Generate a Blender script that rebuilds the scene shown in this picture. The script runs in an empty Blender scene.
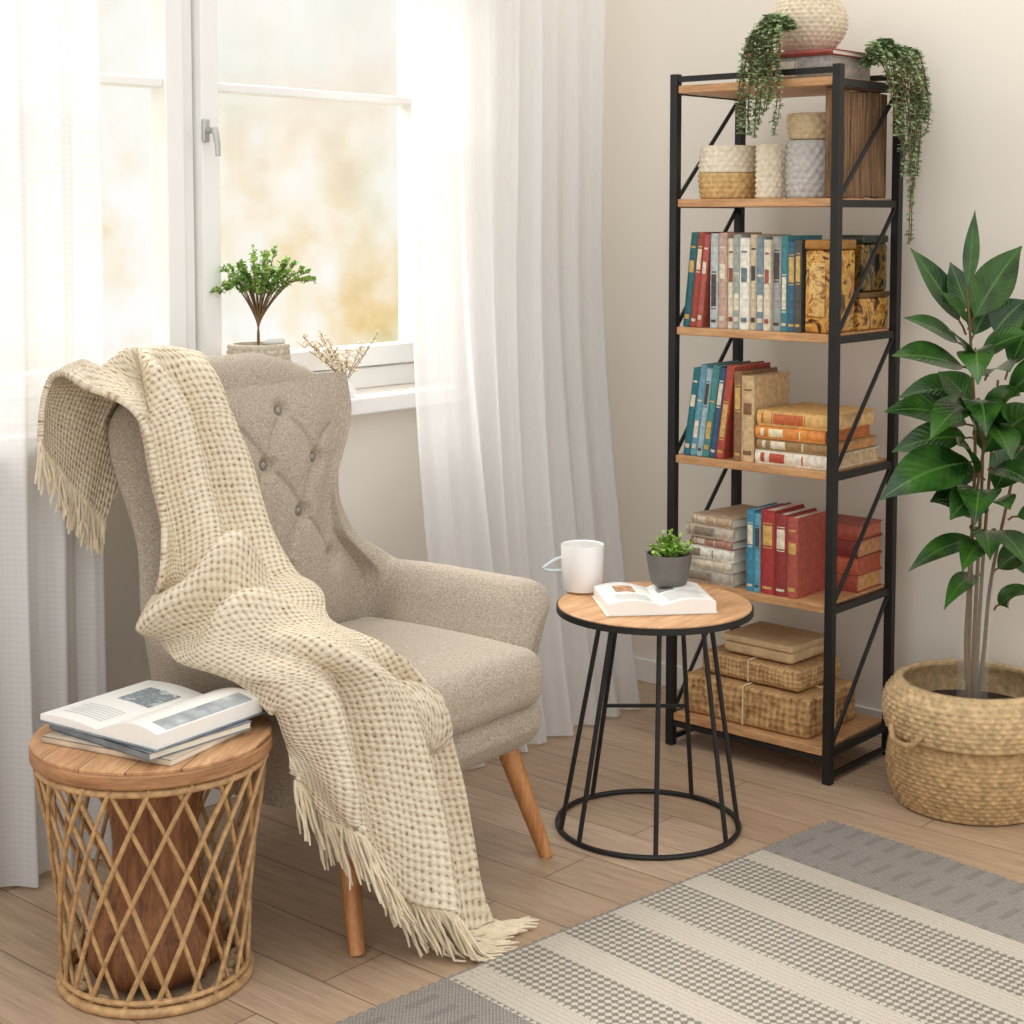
import bpy, bmesh, math, random
from mathutils import Vector, Matrix, noise
from mathutils.bvhtree import BVHTree
random.seed(7)
SC = bpy.context.scene
COL = SC.collection
rad = math.radians
pi = math.pi
sin, cos = math.sin, math.cos
try:
    SC.view_settings.view_transform = 'Standard'
except Exception:
    pass

# ------------------------------------------------------------------ camera geometry
F = 1640.0; PIT = rad(4.5); HC = 1.38; PV = 344.07
hd = rad(41)
fw = Vector((cos(hd), sin(hd), 0)); rt = Vector((sin(hd), -cos(hd), 0))
CAM = -(0.285 * rt + 4.78 * fw); CAM.z = HC
F3 = fw * cos(PIT) + Vector((0, 0, -sin(PIT)))
UP = fw * sin(PIT) + Vector((0, 0, cos(PIT)))

def ray(u, v):
    return (F3 * F + rt * (u - 512) + UP * (PV - v)).normalized()
def onz(u, v, z):
    d = ray(u, v); return CAM + d * ((z - CAM.z) / d.z)
def onx(u, v, x):
    d = ray(u, v); return CAM + d * ((x - CAM.x) / d.x)
def ony(u, v, y):
    d = ray(u, v); return CAM + d * ((y - CAM.y) / d.y)
def pd(u, v, dist):
    d = ray(u, v); return CAM + d * (dist / d.dot(fw))
def cw(x, d, z=0.0):
    p = CAM + rt * x + fw * d; p.z = z; return p
def ss(a, b, x):
    t = max(0.0, min(1.0, (x - a) / (b - a))); return t * t * (3 - 2 * t)

# ------------------------------------------------------------------ materials
def S(r, g, b):
    def l(c):
        c /= 255.0
        return c / 12.92 if c <= 0.04045 else ((c + 0.055) / 1.055) ** 2.4
    return (l(r), l(g), l(b))

def new_mat(name):
    m = bpy.data.materials.new(name); m.use_nodes = True
    return m, m.node_tree, m.node_tree.nodes['Principled BSDF']
def lk(nt, a, b): nt.links.new(a, b)
def nmath(nt, op, a, b=None):
    n = nt.nodes.new('ShaderNodeMath'); n.operation = op
    for i, x in enumerate((a, b)):
        if x is None: continue
        if isinstance(x, (int, float)): n.inputs[i].default_value = x
        else: lk(nt, x, n.inputs[i])
    return n.outputs[0]
def nmix(nt, fac, a, b):
    n = nt.nodes.new('ShaderNodeMix'); n.data_type = 'RGBA'
    for i, x in ((0, fac), (6, a), (7, b)):
        if isinstance(x, (int, float)): n.inputs[i].default_value = x
        elif isinstance(x, tuple): n.inputs[i].default_value = (x[0], x[1], x[2], 1)
        else: lk(nt, x, n.inputs[i])
    return n.outputs[2]
def coords(nt, kind='Object', scale=(1, 1, 1), rot=(0, 0, 0)):
    t = nt.nodes.new('ShaderNodeTexCoord'); m = nt.nodes.new('ShaderNodeMapping')
    m.inputs['Scale'].default_value = scale; m.inputs['Rotation'].default_value = rot
    lk(nt, t.outputs[kind], m.inputs['Vector']); return m.outputs[0]
def nnoise(nt, vec, scale, detail=3, rough=0.55, dist=0.0):
    n = nt.nodes.new('ShaderNodeTexNoise')
    n.inputs['Scale'].default_value = scale; n.inputs['Detail'].default_value = detail
    n.inputs['Roughness'].default_value = rough; n.inputs['Distortion'].default_value = dist
    if vec is not None: lk(nt, vec, n.inputs['Vector'])
    return n.outputs[0]
def nvor(nt, vec, scale, feature='F1'):
    n = nt.nodes.new('ShaderNodeTexVoronoi'); n.feature = feature
    n.inputs['Scale'].default_value = scale
    lk(nt, vec, n.inputs['Vector']); return n.outputs['Distance'], n.outputs.get('Color')
def nramp(nt, fac, stops, mode='LINEAR'):
    n = nt.nodes.new('ShaderNodeValToRGB'); r = n.color_ramp; r.interpolation = mode
    while len(r.elements) < len(stops): r.elements.new(0.5)
    for e, (p, c) in zip(r.elements, stops):
        e.position = p; e.color = (c[0], c[1], c[2], 1)
    lk(nt, fac, n.inputs[0]); return n.outputs[0]
def nbump(nt, b, h, strength=0.3, dist=0.01):
    n = nt.nodes.new('ShaderNodeBump'); n.inputs['Strength'].default_value = strength
    n.inputs['Distance'].default_value = dist
    lk(nt, h, n.inputs['Height']); lk(nt, n.outputs[0], b.inputs['Normal'])
def mul(c, k): return tuple(min(1.0, x * k) for x in c)

_cache = {}
def M(name, c, rough=0.6, var=0.12, scale=40, bump=0.0, bdist=0.004, metal=0.0, sc3=(1, 1, 1), detail=3):
    if name in _cache: return _cache[name]
    m, nt, b = new_mat(name)
    v = coords(nt, 'Object', sc3)
    n = nnoise(nt, v, scale, detail)
    lk(nt, nramp(nt, n, [(0.3, mul(c, 1 - var)), (0.7, mul(c, 1 + var))]), b.inputs['Base Color'])
    b.inputs['Roughness'].default_value = rough; b.inputs['Metallic'].default_value = metal
    if bump: nbump(nt, b, n, bump, bdist)
    _cache[name] = m; return m

def wood(name, c1, c2, scale=8, sc3=(1, 8, 8), rough=0.5, seams=0.0):
    m, nt, b = new_mat(name)
    v = coords(nt, 'Object', sc3)
    n = nnoise(nt, v, scale, 5, 0.6)
    w = nnoise(nt, v, scale * 4, 3)
    mx = nmath(nt, 'ADD', nmath(nt, 'MULTIPLY', n, 0.75), nmath(nt, 'MULTIPLY', w, 0.25))
    c = nramp(nt, mx, [(0.33, c1), (0.65, c2)])
    if seams:
        s = nt.nodes.new('ShaderNodeSeparateXYZ'); lk(nt, coords(nt), s.inputs[0])
        f = nmath(nt, 'FRACT', nmath(nt, 'ADD', nmath(nt, 'DIVIDE', s.outputs[1], seams), .5))
        k = nmath(nt, 'LESS_THAN', f, 0.035)
        tone = nmath(nt, 'FRACT', nmath(nt, 'MULTIPLY', nmath(nt, 'FLOOR', nmath(nt, 'ADD', nmath(nt, 'DIVIDE', s.outputs[1], seams), .5)), 0.37))
        c = nmix(nt, nmath(nt, 'MULTIPLY', tone, .35), c, c1)
        c = nmix(nt, nmath(nt, 'MULTIPLY', k, .75), c, mul(c1, .35))
    lk(nt, c, b.inputs['Base Color'])
    b.inputs['Roughness'].default_value = rough
    nbump(nt, b, mx, 0.15, 0.003)
    return m

def tweed():
    m, nt, b = new_mat('greige_linen')
    v = coords(nt)
    n1 = nnoise(nt, v, 700, 2); n2 = nnoise(nt, v, 260, 3); n3 = nnoise(nt, v, 7, 2)
    x = nmath(nt, 'ADD', nmath(nt, 'MULTIPLY', n1, 0.5), nmath(nt, 'MULTIPLY', n2, 0.5))
    c = nramp(nt, x, [(0.34, S(132, 118, 102)), (0.5, S(174, 160, 142)), (0.66, S(208, 197, 181))])
    c2 = nmix(nt, nmath(nt, 'MULTIPLY', n3, 0.10), c, S(148, 132, 114))
    lk(nt, c2, b.inputs['Base Color']); b.inputs['Roughness'].default_value = 0.9
    b.inputs['Sheen Weight'].default_value = 0.12
    nbump(nt, b, x, 0.25, 0.002)
    return m
STI = 0.0128
def knit():
    m, nt, b = new_mat('chunky_cream_knit')
    t = nt.nodes.new('ShaderNodeTexCoord'); s = nt.nodes.new('ShaderNodeSeparateXYZ')
    lk(nt, t.outputs['UV'], s.inputs[0])
    k = pi / STI
    x = nmath(nt, 'MULTIPLY', s.outputs[0], k); y = nmath(nt, 'MULTIPLY', s.outputs[1], k)
    wob = nmath(nt, 'MULTIPLY', nmath(nt, 'SUBTRACT', nnoise(nt, coords(nt), 90, 2), 0.5), 3.2)
    a = nmath(nt, 'SINE', nmath(nt, 'ADD', nmath(nt, 'ADD', x, y), wob))
    d = nmath(nt, 'SINE', nmath(nt, 'SUBTRACT', nmath(nt, 'SUBTRACT', x, y), wob))
    h = nmath(nt, 'ADD', nmath(nt, 'MULTIPLY', nmath(nt, 'MULTIPLY', a, d), 0.5), 0.5)
    yarn = nnoise(nt, coords(nt), 380, 2); loose = nnoise(nt, coords(nt), 75, 2)
    h2 = nmath(nt, 'ADD', nmath(nt, 'MULTIPLY', h, 0.66), nmath(nt, 'ADD', nmath(nt, 'MULTIPLY', yarn, 0.34), nmath(nt, 'MULTIPLY', nmath(nt, 'SUBTRACT', loose, .42), .45)))
    c = nramp(nt, h2, [(0.12, S(110, 88, 62)), (0.23, S(174, 152, 122)), (0.40, S(213, 197, 170)), (0.9, S(235, 223, 201))])
    lk(nt, c, b.inputs['Base Color']); b.inputs['Roughness'].default_value = 0.95
    nbump(nt, b, h2, 0.7, 0.006)
    return m
def sheer(name, transp, bands, tc, mixf):
    m, nt, b = new_mat(name)
    out = nt.nodes['Material Output']; nt.nodes.remove(b)
    d = nt.nodes.new('ShaderNodeBsdfDiffuse'); d.inputs[0].default_value = (0.955, 0.953, 0.948, 1)
    tl = nt.nodes.new('ShaderNodeBsdfTranslucent'); tl.inputs[0].default_value = (tc, tc * .995, tc * .985, 1)
    tr = nt.nodes.new('ShaderNodeBsdfTransparent'); tr.inputs[0].default_value = (1, 1, 1, 1)
    m1 = nt.nodes.new('ShaderNodeMixShader'); m1.inputs[0].default_value = mixf
    lk(nt, d.outputs[0], m1.inputs[1]); lk(nt, tl.outputs[0], m1.inputs[2])
    m2 = nt.nodes.new('ShaderNodeMixShader')
    v = coords(nt, 'Object', (1, 1, 1))
    s = nt.nodes.new('ShaderNodeSeparateXYZ'); lk(nt, v, s.inputs[0])
    if bands:
        w = nmath(nt, 'SINE', nmath(nt, 'MULTIPLY', s.outputs[2], 2 * pi / 0.012))
        w2 = nmath(nt, 'SINE', nmath(nt, 'MULTIPLY', s.outputs[0], 2 * pi / 0.008))
        g = nmath(nt, 'MULTIPLY', nmath(nt, 'ADD', w, nmath(nt, 'MULTIPLY', w2, 0.6)), 0.02)
    else:
        g = nmath(nt, 'MULTIPLY', nmath(nt, 'SUBTRACT', nnoise(nt, coords(nt, 'Object', (60, 60, 3)), 6, 2), 0.5), 0.12)
    f = nmath(nt, 'ADD', g, transp)
    lk(nt, f, m2.inputs[0]); lk(nt, m1.outputs[0], m2.inputs[1]); lk(nt, tr.outputs[0], m2.inputs[2])
    lk(nt, m2.outputs[0], out.inputs[0])
    return m
def glass():
    if 'glass' in _cache: return _cache['glass']
    m, nt, b = new_mat('window_glass')
    out = nt.nodes['Material Output']; nt.nodes.remove(b)
    g = nt.nodes.new('ShaderNodeBsdfGlossy'); g.inputs['Roughness'].default_value = 0.03
    tr = nt.nodes.new('ShaderNodeBsdfTransparent')
    n = nnoise(nt, coords(nt), 3)
    mx = nt.nodes.new('ShaderNodeMixShader'); lk(nt, nmath(nt, 'MULTIPLY', n, 0.04), mx.inputs[0])
    lk(nt, tr.outputs[0], mx.inputs[1]); lk(nt, g.outputs[0], mx.inputs[2]); lk(nt, mx.outputs[0], out.inputs[0])
    _cache['glass'] = m
    return m
def floor_mat():
    m, nt, b = new_mat('oak_plank_floor')
    v = coords(nt, 'Object', (1, 1, 1), (0, 0, pi / 2))
    br = nt.nodes.new('ShaderNodeTexBrick'); lk(nt, v, br.inputs['Vector'])
    br.inputs['Scale'].default_value = 1.0
    br.inputs['Brick Width'].default_value = 1.25; br.inputs['Row Height'].default_value = 0.155
    br.inputs['Mortar Size'].default_value = 0.0016; br.inputs['Mortar Smooth'].default_value = 0.3
    br.offset = 0.37
    br.inputs['Color1'].default_value = (*S(210, 185, 158), 1); br.inputs['Color2'].default_value = (*S(191, 165, 138), 1)
    br.inputs['Mortar'].default_value = (*S(118, 97, 78), 1)
    n = nnoise(nt, coords(nt, 'Object', (14, 1.2, 1)), 4, 6, 0.65)
    n2 = nnoise(nt, coords(nt, 'Object', (70, 2.5, 1)), 3, 4, 0.6)
    g = nmath(nt, 'ADD', nmath(nt, 'MULTIPLY', n, 0.55), nmath(nt, 'MULTIPLY', n2, 0.45))
    gr = nramp(nt, g, [(0.34, S(148, 124, 102)), (0.64, S(255, 252, 248))])
    mx = nt.nodes.new('ShaderNodeMix'); mx.data_type = 'RGBA'; mx.blend_type = 'MULTIPLY'
    mx.inputs[0].default_value = 0.55
    lk(nt, br.outputs['Color'], mx.inputs[6]); lk(nt, gr, mx.inputs[7])
    lk(nt, mx.outputs[2], b.inputs['Base Color'])
    b.inputs['Roughness'].default_value = 0.4
    nbump(nt, b, nmath(nt, 'SUBTRACT', g, br.outputs['Fac']), 0.12, 0.003)
    return m
def rug_mat():
    m, nt, b = new_mat('banded_flatweave')
    s = nt.nodes.new('ShaderNodeSeparateXYZ'); lk(nt, coords(nt), s.inputs[0])
    q = nmath(nt, 'MULTIPLY', s.outputs[0], -1.0); y = s.outputs[1]
    n = nnoise(nt, coords(nt, 'Object', (1, 1, 1)), 260, 2)
    ribx = nmath(nt, 'SINE', nmath(nt, 'MULTIPLY', q, 2 * pi / 0.008))
    riby = nmath(nt, 'SINE', nmath(nt, 'MULTIPLY', y, 2 * pi / 0.009))
    weave = nmath(nt, 'MULTIPLY', ribx, riby)
    band = nmath(nt, 'FRACT', nmath(nt, 'DIVIDE', nmath(nt, 'SUBTRACT', q, 0.25), 0.205))
    inpat = nmath(nt, 'MULTIPLY', nmath(nt, 'GREATER_THAN', band, 0.30), nmath(nt, 'LESS_THAN', band, 0.95))
    P_ = 0.0165
    ck = nmath(nt, 'MULTIPLY', nmath(nt, 'SINE', nmath(nt, 'MULTIPLY', nmath(nt, 'ADD', q, y), pi / P_)),
               nmath(nt, 'SINE', nmath(nt, 'MULTIPLY', nmath(nt, 'SUBTRACT', q, y), pi / P_)))
    dark = nmath(nt, 'GREATER_THAN', nmath(nt, 'ADD', ck, nmath(nt, 'MULTIPLY', nmath(nt, 'SUBTRACT', n, 0.5), 1.0)), -0.04)
    thin = nmath(nt, 'GREATER_THAN', nmath(nt, 'SINE', nmath(nt, 'MULTIPLY', q, 2 * pi / 0.0128)), 0.7)
    cream0 = nmix(nt, n, S(180, 169, 153), S(224, 214, 199))
    cream = nmix(nt, nmath(nt, 'MULTIPLY', thin, 0.28), cream0, S(146, 135, 121))
    pat = nmix(nt, nmath(nt, 'MULTIPLY', dark, 0.78), cream0, S(104, 99, 93))
    mid = nmix(nt, inpat, cream, pat)
    dash = nmath(nt, 'MULTIPLY', nmath(nt, 'GREATER_THAN', nmath(nt, 'SINE', nmath(nt, 'MULTIPLY', y, 2 * pi / 0.05)), 0.55),
                 nmath(nt, 'GREATER_THAN', nmath(nt, 'SINE', nmath(nt, 'MULTIPLY', q, 2 * pi / 0.12)), -0.3))
    g0 = nmix(nt, nmath(nt, 'ADD', nmath(nt, 'MULTIPLY', weave, 0.35), nmath(nt, 'MULTIPLY', n, 0.9)), S(114, 109, 104), S(182, 174, 164))
    grey = nmix(nt, nmath(nt, 'MULTIPLY', dash, 0.35), g0, S(108, 103, 98))
    inmid = nmath(nt, 'MULTIPLY', nmath(nt, 'GREATER_THAN', q, 0.25), nmath(nt, 'LESS_THAN', q, 1.14))
    col = nmix(nt, inmid, grey, mid)
    lk(nt, col, b.inputs['Base Color']); b.inputs['Roughness'].default_value = 0.95
    h = nmath(nt, 'ADD', nmath(nt, 'MULTIPLY', weave, 0.4), nmath(nt, 'ADD', n, nmath(nt, 'MULTIPLY', ck, 0.3)))
    nbump(nt, b, h, 0.6, 0.004)
    return m
def leafmat(name, c1, c2, rough=0.35, rib=None):
    m, nt, b = new_mat(name)
    n = nnoise(nt, coords(nt), 14, 2)
    c = nramp(nt, n, [(0.35, c1), (0.65, c2)])
    if rib:
        t = nt.nodes.new('ShaderNodeTexCoord'); s = nt.nodes.new('ShaderNodeSeparateXYZ'); lk(nt, t.outputs['UV'], s.inputs[0])
        d = nmath(nt, 'ABSOLUTE', nmath(nt, 'SUBTRACT', s.outputs[0], 0.5))
        k = nmath(nt, 'LESS_THAN', d, 0.03)
        vn = nmath(nt, 'SINE', nmath(nt, 'MULTIPLY', nmath(nt, 'SUBTRACT', s.outputs[1], nmath(nt, 'MULTIPLY', d, 0.5)), 70.0))
        vk = nmath(nt, 'MULTIPLY', nmath(nt, 'GREATER_THAN', vn, 0.9), 0.14)
        c = nmix(nt, nmath(nt, 'MAXIMUM', nmath(nt, 'MULTIPLY', k, 0.6), vk), c, rib)
        nbump(nt, b, vn, 0.10, 0.002)
    lk(nt, c, b.inputs['Base Color'])
    b.inputs['Roughness'].default_value = rough
    return m
def printed(name, cols, scale, rough=.4, metal=0.0, dist=0.0, vw=.35):
    m, nt, b = new_mat(name)
    v = coords(nt); n = nnoise(nt, v, scale * .5, 4, .6, dist)
    d, c = nvor(nt, v, scale)
    x = nmath(nt, 'ADD', nmath(nt, 'MULTIPLY', d, vw), nmath(nt, 'MULTIPLY', n, 1.15 - vw))
    k = len(cols)
    lk(nt, nramp(nt, x, [(.30 + .45 * i / (k - 1), cc) for i, cc in enumerate(cols)]), b.inputs['Base Color'])
    b.inputs['Roughness'].default_value = rough; b.inputs['Metallic'].default_value = metal
    return m

MT = tweed(); MK = knit()
MFR = M('fringe_yarn', S(228, 213, 186), 0.95, 0.12, 60)
MW = M('warm_white_wall', S(240, 233, 222), 0.9, 0.012, 3, 0.04, 0.002)
MWF = M('white_window_paint', S(243, 242, 239), 0.4, 0.02, 6)
MBK = M('black_metal', S(36, 34, 33), 0.5, 0.2, 30, metal=0.3)
MSH = wood('shelf_oak', S(172, 124, 82), S(214, 166, 118), 7, (8, 1, 8))
MTT = wood('tabletop_oak', S(178, 130, 88), S(222, 176, 130), 6, (1, 9, 9))
MLEG = wood('chair_leg_beech', S(168, 108, 60), S(206, 148, 92), 8, (9, 9, 1), 0.4)
MWT = wood('stool_top_pine', S(160, 112, 74), S(218, 170, 122), 5, (1.2, 12, 9), .5, .085)
MWR = wood('stool_rim_pine', S(138, 92, 58), S(186, 138, 94), 9, (1, 1, 9))
MRAT = M('rattan_cane', S(188, 150, 104), 0.5, 0.3, 60, 0.2, 0.002)
MLOG = wood('dark_log', S(92, 56, 32), S(162, 108, 66), 6, (9, 9, 1), 0.6)
MSIL = M('brushed_steel', S(190, 190, 188), 0.3, 0.05, 60, metal=0.8)
MPG = M('paper_pages', S(238, 230, 212), 0.85, 0.05, 200)
MWP = M('white_glossy_page', S(246, 244, 238), 0.45, 0.02, 20)
MINK = M('print_grey', S(150, 146, 140), 0.7, 0.15, 80)
MPALE = M('print_pale_grey', S(204, 202, 198), .7, .1, 60)
MSEA = M('seagrass', S(184, 152, 108), 0.9, 0.32, 50, 0.5, 0.005)
MSTRAW = M('straw_weave', S(210, 174, 118), 0.9, 0.25, 80, 0.4, 0.003)
MCRM = M('cream_cotton_rope', S(232, 220, 196), 0.9, 0.14, 80, 0.3, 0.003)
MGRR = M('grey_rope', S(200, 197, 192), 0.9, 0.16, 80, 0.3, 0.003)
MSOIL = M('potting_soil', S(58, 42, 30), 1.0, 0.4, 90, 0.6, 0.006)
MCER = M('white_ceramic', S(242, 240, 236), 0.25, 0.02, 10)
MDP = M('dark_clay', S(104, 100, 96), 0.6, 0.12, 40)
MLF = leafmat('ficus_leaf', S(25, 58, 21), S(60, 102, 38), 0.22, S(100, 138, 64))
MLS = leafmat('trailing_leaf', S(112, 136, 90), S(172, 190, 142), 0.6)
MLG = leafmat('bright_leaf', S(98, 142, 54), S(162, 192, 94), 0.5)
MLB = leafmat('fresh_leaf', S(118, 164, 58), S(182, 212, 104), 0.5)
MST = M('green_brown_stem', S(112, 86, 52), 0.7, 0.2, 40)

# ------------------------------------------------------------------ mesh builder
class MB:
    def __init__(s): s.v = []; s.f = []; s.uv = []
    def add(s, vs, fs):
        o = len(s.v); s.v += [Vector(p) for p in vs]; s.f += [tuple(i + o for i in f) for f in fs]; return s
    def box(s, c, d, R=None):
        c = Vector(c); h = [x / 2 for x in d]
        vs = [Vector((x * h[0], y * h[1], z * h[2])) for z in (-1, 1) for y in (-1, 1) for x in (-1, 1)]
        vs = [c + (R @ p if R else p) for p in vs]
        return s.add(vs, [(0, 2, 3, 1), (4, 5, 7, 6), (0, 1, 5, 4), (2, 6, 7, 3), (0, 4, 6, 2), (1, 3, 7, 5)])
    def rbox(s, c, d, r, k=4, mid=4, fn=None):
        c = Vector(c); hh = [x / 2 for x in d]
        L = []
        for h in hh:
            rr = min(r, h * 0.999)
            l = [-h + rr * i / k for i in range(k + 1)]
            l += [-h + rr + (2 * h - 2 * rr) * i / mid for i in range(1, mid)]
            l += [h - rr + rr * i / k for i in range(k + 1)]
            L.append(l)
        idx = {}; vs = []; fs = []
        def vid(p):
            key = tuple(round(x, 6) for x in p)
            if key in idx: return idx[key]
            q = Vector(p); inn = Vector([max(-(hh[i] - min(r, hh[i] * 0.999)), min(hh[i] - min(r, hh[i] * 0.999), q[i])) for i in range(3)])
            dd = q - inn
            if dd.length > 1e-9: q = inn + dd.normalized() * r
            if fn: q = fn(q)
            idx[key] = len(vs); vs.append(c + q); return idx[key]
        for ax in range(3):
            a, b = (ax + 1) % 3, (ax + 2) % 3
            for sg in (-1, 1):
                for i in range(len(L[a]) - 1):
                    for j in range(len(L[b]) - 1):
                        quad = []
                        for (ii, jj) in ((i, j), (i + 1, j), (i + 1, j + 1), (i, j + 1)):
                            p = [0, 0, 0]; p[ax] = sg * hh[ax]; p[a] = L[a][ii]; p[b] = L[b][jj]; quad.append(vid(p))
                        fs.append(tuple(quad if sg > 0 else quad[::-1]))
        return s.add(vs, fs)
    def tube(s, pts, r, seg=8, closed=False):
        pts = [Vector(p) for p in pts]; n = len(pts)
        rs = r if isinstance(r, (list, tuple)) else [r] * n
        vs = []; fs = []; N = None
        for i in range(n):
            if closed: t = pts[(i + 1) % n] - pts[i - 1]
            else: t = pts[min(i + 1, n - 1)] - pts[max(i - 1, 0)]
            t = t.normalized() if t.length > 1e-9 else Vector((0, 0, 1))
            if N is None:
                N = t.orthogonal().normalized()
            else:
                N = (N - t * N.dot(t)); N = N.normalized() if N.length > 1e-6 else t.orthogonal().normalized()
            B = t.cross(N)
            for k in range(seg):
                a = 2 * pi * k / seg; vs.append(pts[i] + (N * cos(a) + B * sin(a)) * rs[i])
        m = n if closed else n - 1
        for i in range(m):
            for k in range(seg):
                i2 = (i + 1) % n
                fs.append((i * seg + k, i * seg + (k + 1) % seg, i2 * seg + (k + 1) % seg, i2 * seg + k))
        if not closed:
            fs.append(tuple(range(seg))[::-1]); fs.append(tuple((n - 1) * seg + k for k in range(seg)))
        return s.add(vs, fs)
    def ring(s, c, R, r, seg=64, rs=8):
        c = Vector(c)
        return s.tube([c + Vector((R * cos(2 * pi * i / seg), R * sin(2 * pi * i / seg), 0)) for i in range(seg)], r, rs, True)
    def lathe(s, prof, seg=48, c=(0, 0, 0)):
        c = Vector(c); vs = []; fs = []; n = len(prof)
        for (r, z) in prof:
            for k in range(seg):
                a = 2 * pi * k / seg; vs.append(c + Vector((r * cos(a), r * sin(a), z)))
        for i in range(n - 1):
            for k in range(seg):
                fs.append((i * seg + k, i * seg + (k + 1) % seg, (i + 1) * seg + (k + 1) % seg, (i + 1) * seg + k))
        fs.append(tuple(range(seg))[::-1]); fs.append(tuple((n - 1) * seg + k for k in range(seg)))
        return s.add(vs, fs)
    def sphere(s, c, r, seg=12, rings=8):
        c = Vector(c); r = r if isinstance(r, (tuple, list)) else (r, r, r)
        vs = [c + Vector((0, 0, -r[2]))]; fs = []
        for i in range(1, rings):
            p = -pi / 2 + pi * i / rings
            for k in range(seg):
                a = 2 * pi * k / seg; vs.append(c + Vector((r[0] * cos(p) * cos(a), r[1] * cos(p) * sin(a), r[2] * sin(p))))
        vs.append(c + Vector((0, 0, r[2]))); top = len(vs) - 1
        for k in range(seg):
            fs.append((0, 1 + (k + 1) % seg, 1 + k))
            fs.append((top, 1 + (rings - 2) * seg + k, 1 + (rings - 2) * seg + (k + 1) % seg))
        for i in range(rings - 2):
            for k in range(seg):
                a = 1 + i * seg; b = a + seg
                fs.append((a + k, a + (k + 1) % seg, b + (k + 1) % seg, b + k))
        return s.add(vs, fs)
    def grid(s, pts):
        n = len(pts); m = len(pts[0]); vs = [p for row in pts for p in row]
        fs = [(i * m + j, i * m + j + 1, (i + 1) * m + j + 1, (i + 1) * m + j) for i in range(n - 1) for j in range(m - 1)]
        return s.add(vs, fs)
    def weave(s, R, z0, z1, rows, n, amp, wall=0.012, sub=4):
        vs = []; fs = []; nr = rows * sub; ns = n * sub
        prof = []
        for j in range(nr + 1):
            t = j / nr; row = min(rows - 1, int(t * rows))
            prof.append((R(t), z0 + (z1 - z0) * t, abs(sin(pi * rows * t)), row % 2))
        ninner = 8
        for j in range(ninner + 1):
            t = 1 - j / ninner
            prof.append((max(0.005, R(t) - wall), max(z0 + 0.01, z0 + (z1 - z0) * t), 0, 0))
        prof.append((0.004, z0 + 0.01, 0, 0))
        for (r, z, d, par) in prof:
            for k in range(ns):
                a = 2 * pi * k / ns
                rr = r + amp * d * (0.45 + 0.55 * cos(n * a + pi * par))
                vs.append(Vector((rr * cos(a), rr * sin(a), z)))
        for i in range(len(prof) - 1):
            for k in range(ns):
                fs.append((i * ns + k, i * ns + (k + 1) % ns, (i + 1) * ns + (k + 1) % ns, (i + 1) * ns + k))
        fs.append(tuple(range(ns))[::-1])
        return s.add(vs, fs)
    def build(s, name, mat, parent=None, bevel=0.0, recalc=True, sharp=40):
        me = bpy.data.meshes.new(name); me.from_pydata([tuple(p) for p in s.v], [], s.f); me.update()
        if recalc:
            bm = bmesh.new(); bm.from_mesh(me); bmesh.ops.recalc_face_normals(bm, faces=bm.faces); bm.to_mesh(me); bm.free()
        me.polygons.foreach_set('use_smooth', [True] * len(me.polygons))
        try: me.set_sharp_from_angle(angle=rad(sharp))
        except Exception: pass
        me.materials.append(mat)
        if s.uv and len(s.uv) == len(s.v):
            ul = me.uv_layers.new(name='UVMap')
            for l in me.loops: ul.data[l.index].uv = s.uv[l.vertex_index]
        o = bpy.data.objects.new(name, me); COL.objects.link(o)
        if parent: o.parent = parent
        if bevel:
            b = o.modifiers.new('bevel', 'BEVEL'); b.width = bevel; b.segments = 2; b.limit_method = 'ANGLE'
        return o

def thing(name, label, cat, loc=(0, 0, 0), rot=(0, 0, 0), group=None):
    o = bpy.data.objects.new(name, None); COL.objects.link(o); o.empty_display_size = 0.05
    o.location = loc; o.rotation_euler = rot; o['label'] = label; o['category'] = cat
    if group: o['group'] = group
    return o
def struct(o): o['kind'] = 'structure'; return o

# ------------------------------------------------------------------ room shell
WY = 0.08; WX = 0.07
struct(MB().box((-1.9, -2.0, -0.05), (4.6, 4.7, 0.1)).build('floor', floor_mat()))
WZ0, WZ1, WXL, WXR = 0.93, 2.2, -2.23, -0.565      # window opening
WC = -1.40
mb = MB(); T = 0.22
mb.box(((WXR + WX) / 2, WY + T / 2, 1.275), (WX - WXR, T, 2.55))
mb.box(((-4.0 + WXL) / 2, WY + T / 2, 1.275), (4.0 + WXL, T, 2.55))
mb.box(((WXL + WXR) / 2, WY + T / 2, WZ0 / 2), (WXR - WXL, T, WZ0))
mb.box(((WXL + WXR) / 2, WY + T / 2, (WZ1 + 2.55) / 2), (WXR - WXL, T, 2.55 - WZ1))
struct(mb.build('wall_left', MW))
struct(MB().box((WX + 0.06, -1.6, 1.275), (0.12, 3.8, 2.55)).build('wall_right', MW))
struct(MB().box(((-4.0 + WX) / 2, WY - 0.006, 0.035), (4.0 + WX, 0.012, 0.07)).build('baseboard_left', MWF, bevel=0.003))
struct(MB().box((WX - 0.006, -1.6, 0.035), (0.012, 3.3, 0.07)).build('baseboard_right', MWF, bevel=0.003))
struct(MB().box(((WXL + WXR) / 2 - 0.01, 0.095, 0.905), (WXR - WXL + 0.02, 0.15, 0.045)).build('trim_1', MWF, bevel=0.006))
w = thing('window_1', 'white two sash window with cross bars', 'window'); del w['label'], w['category']; struct(w)
def bar(mb, x0, x1, z0, z1, y0, y1): mb.box(((x0 + x1) / 2, (y0 + y1) / 2, (z0 + z1) / 2), (x1 - x0, y1 - y0, z1 - z0))
mb = MB(); Y0, Y1 = 0.15, 0.23
bar(mb, WXL, WXR, 0.93, 0.985, Y0, Y1); bar(mb, WXL, WXR, 2.15, 2.2, Y0, Y1)
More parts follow.
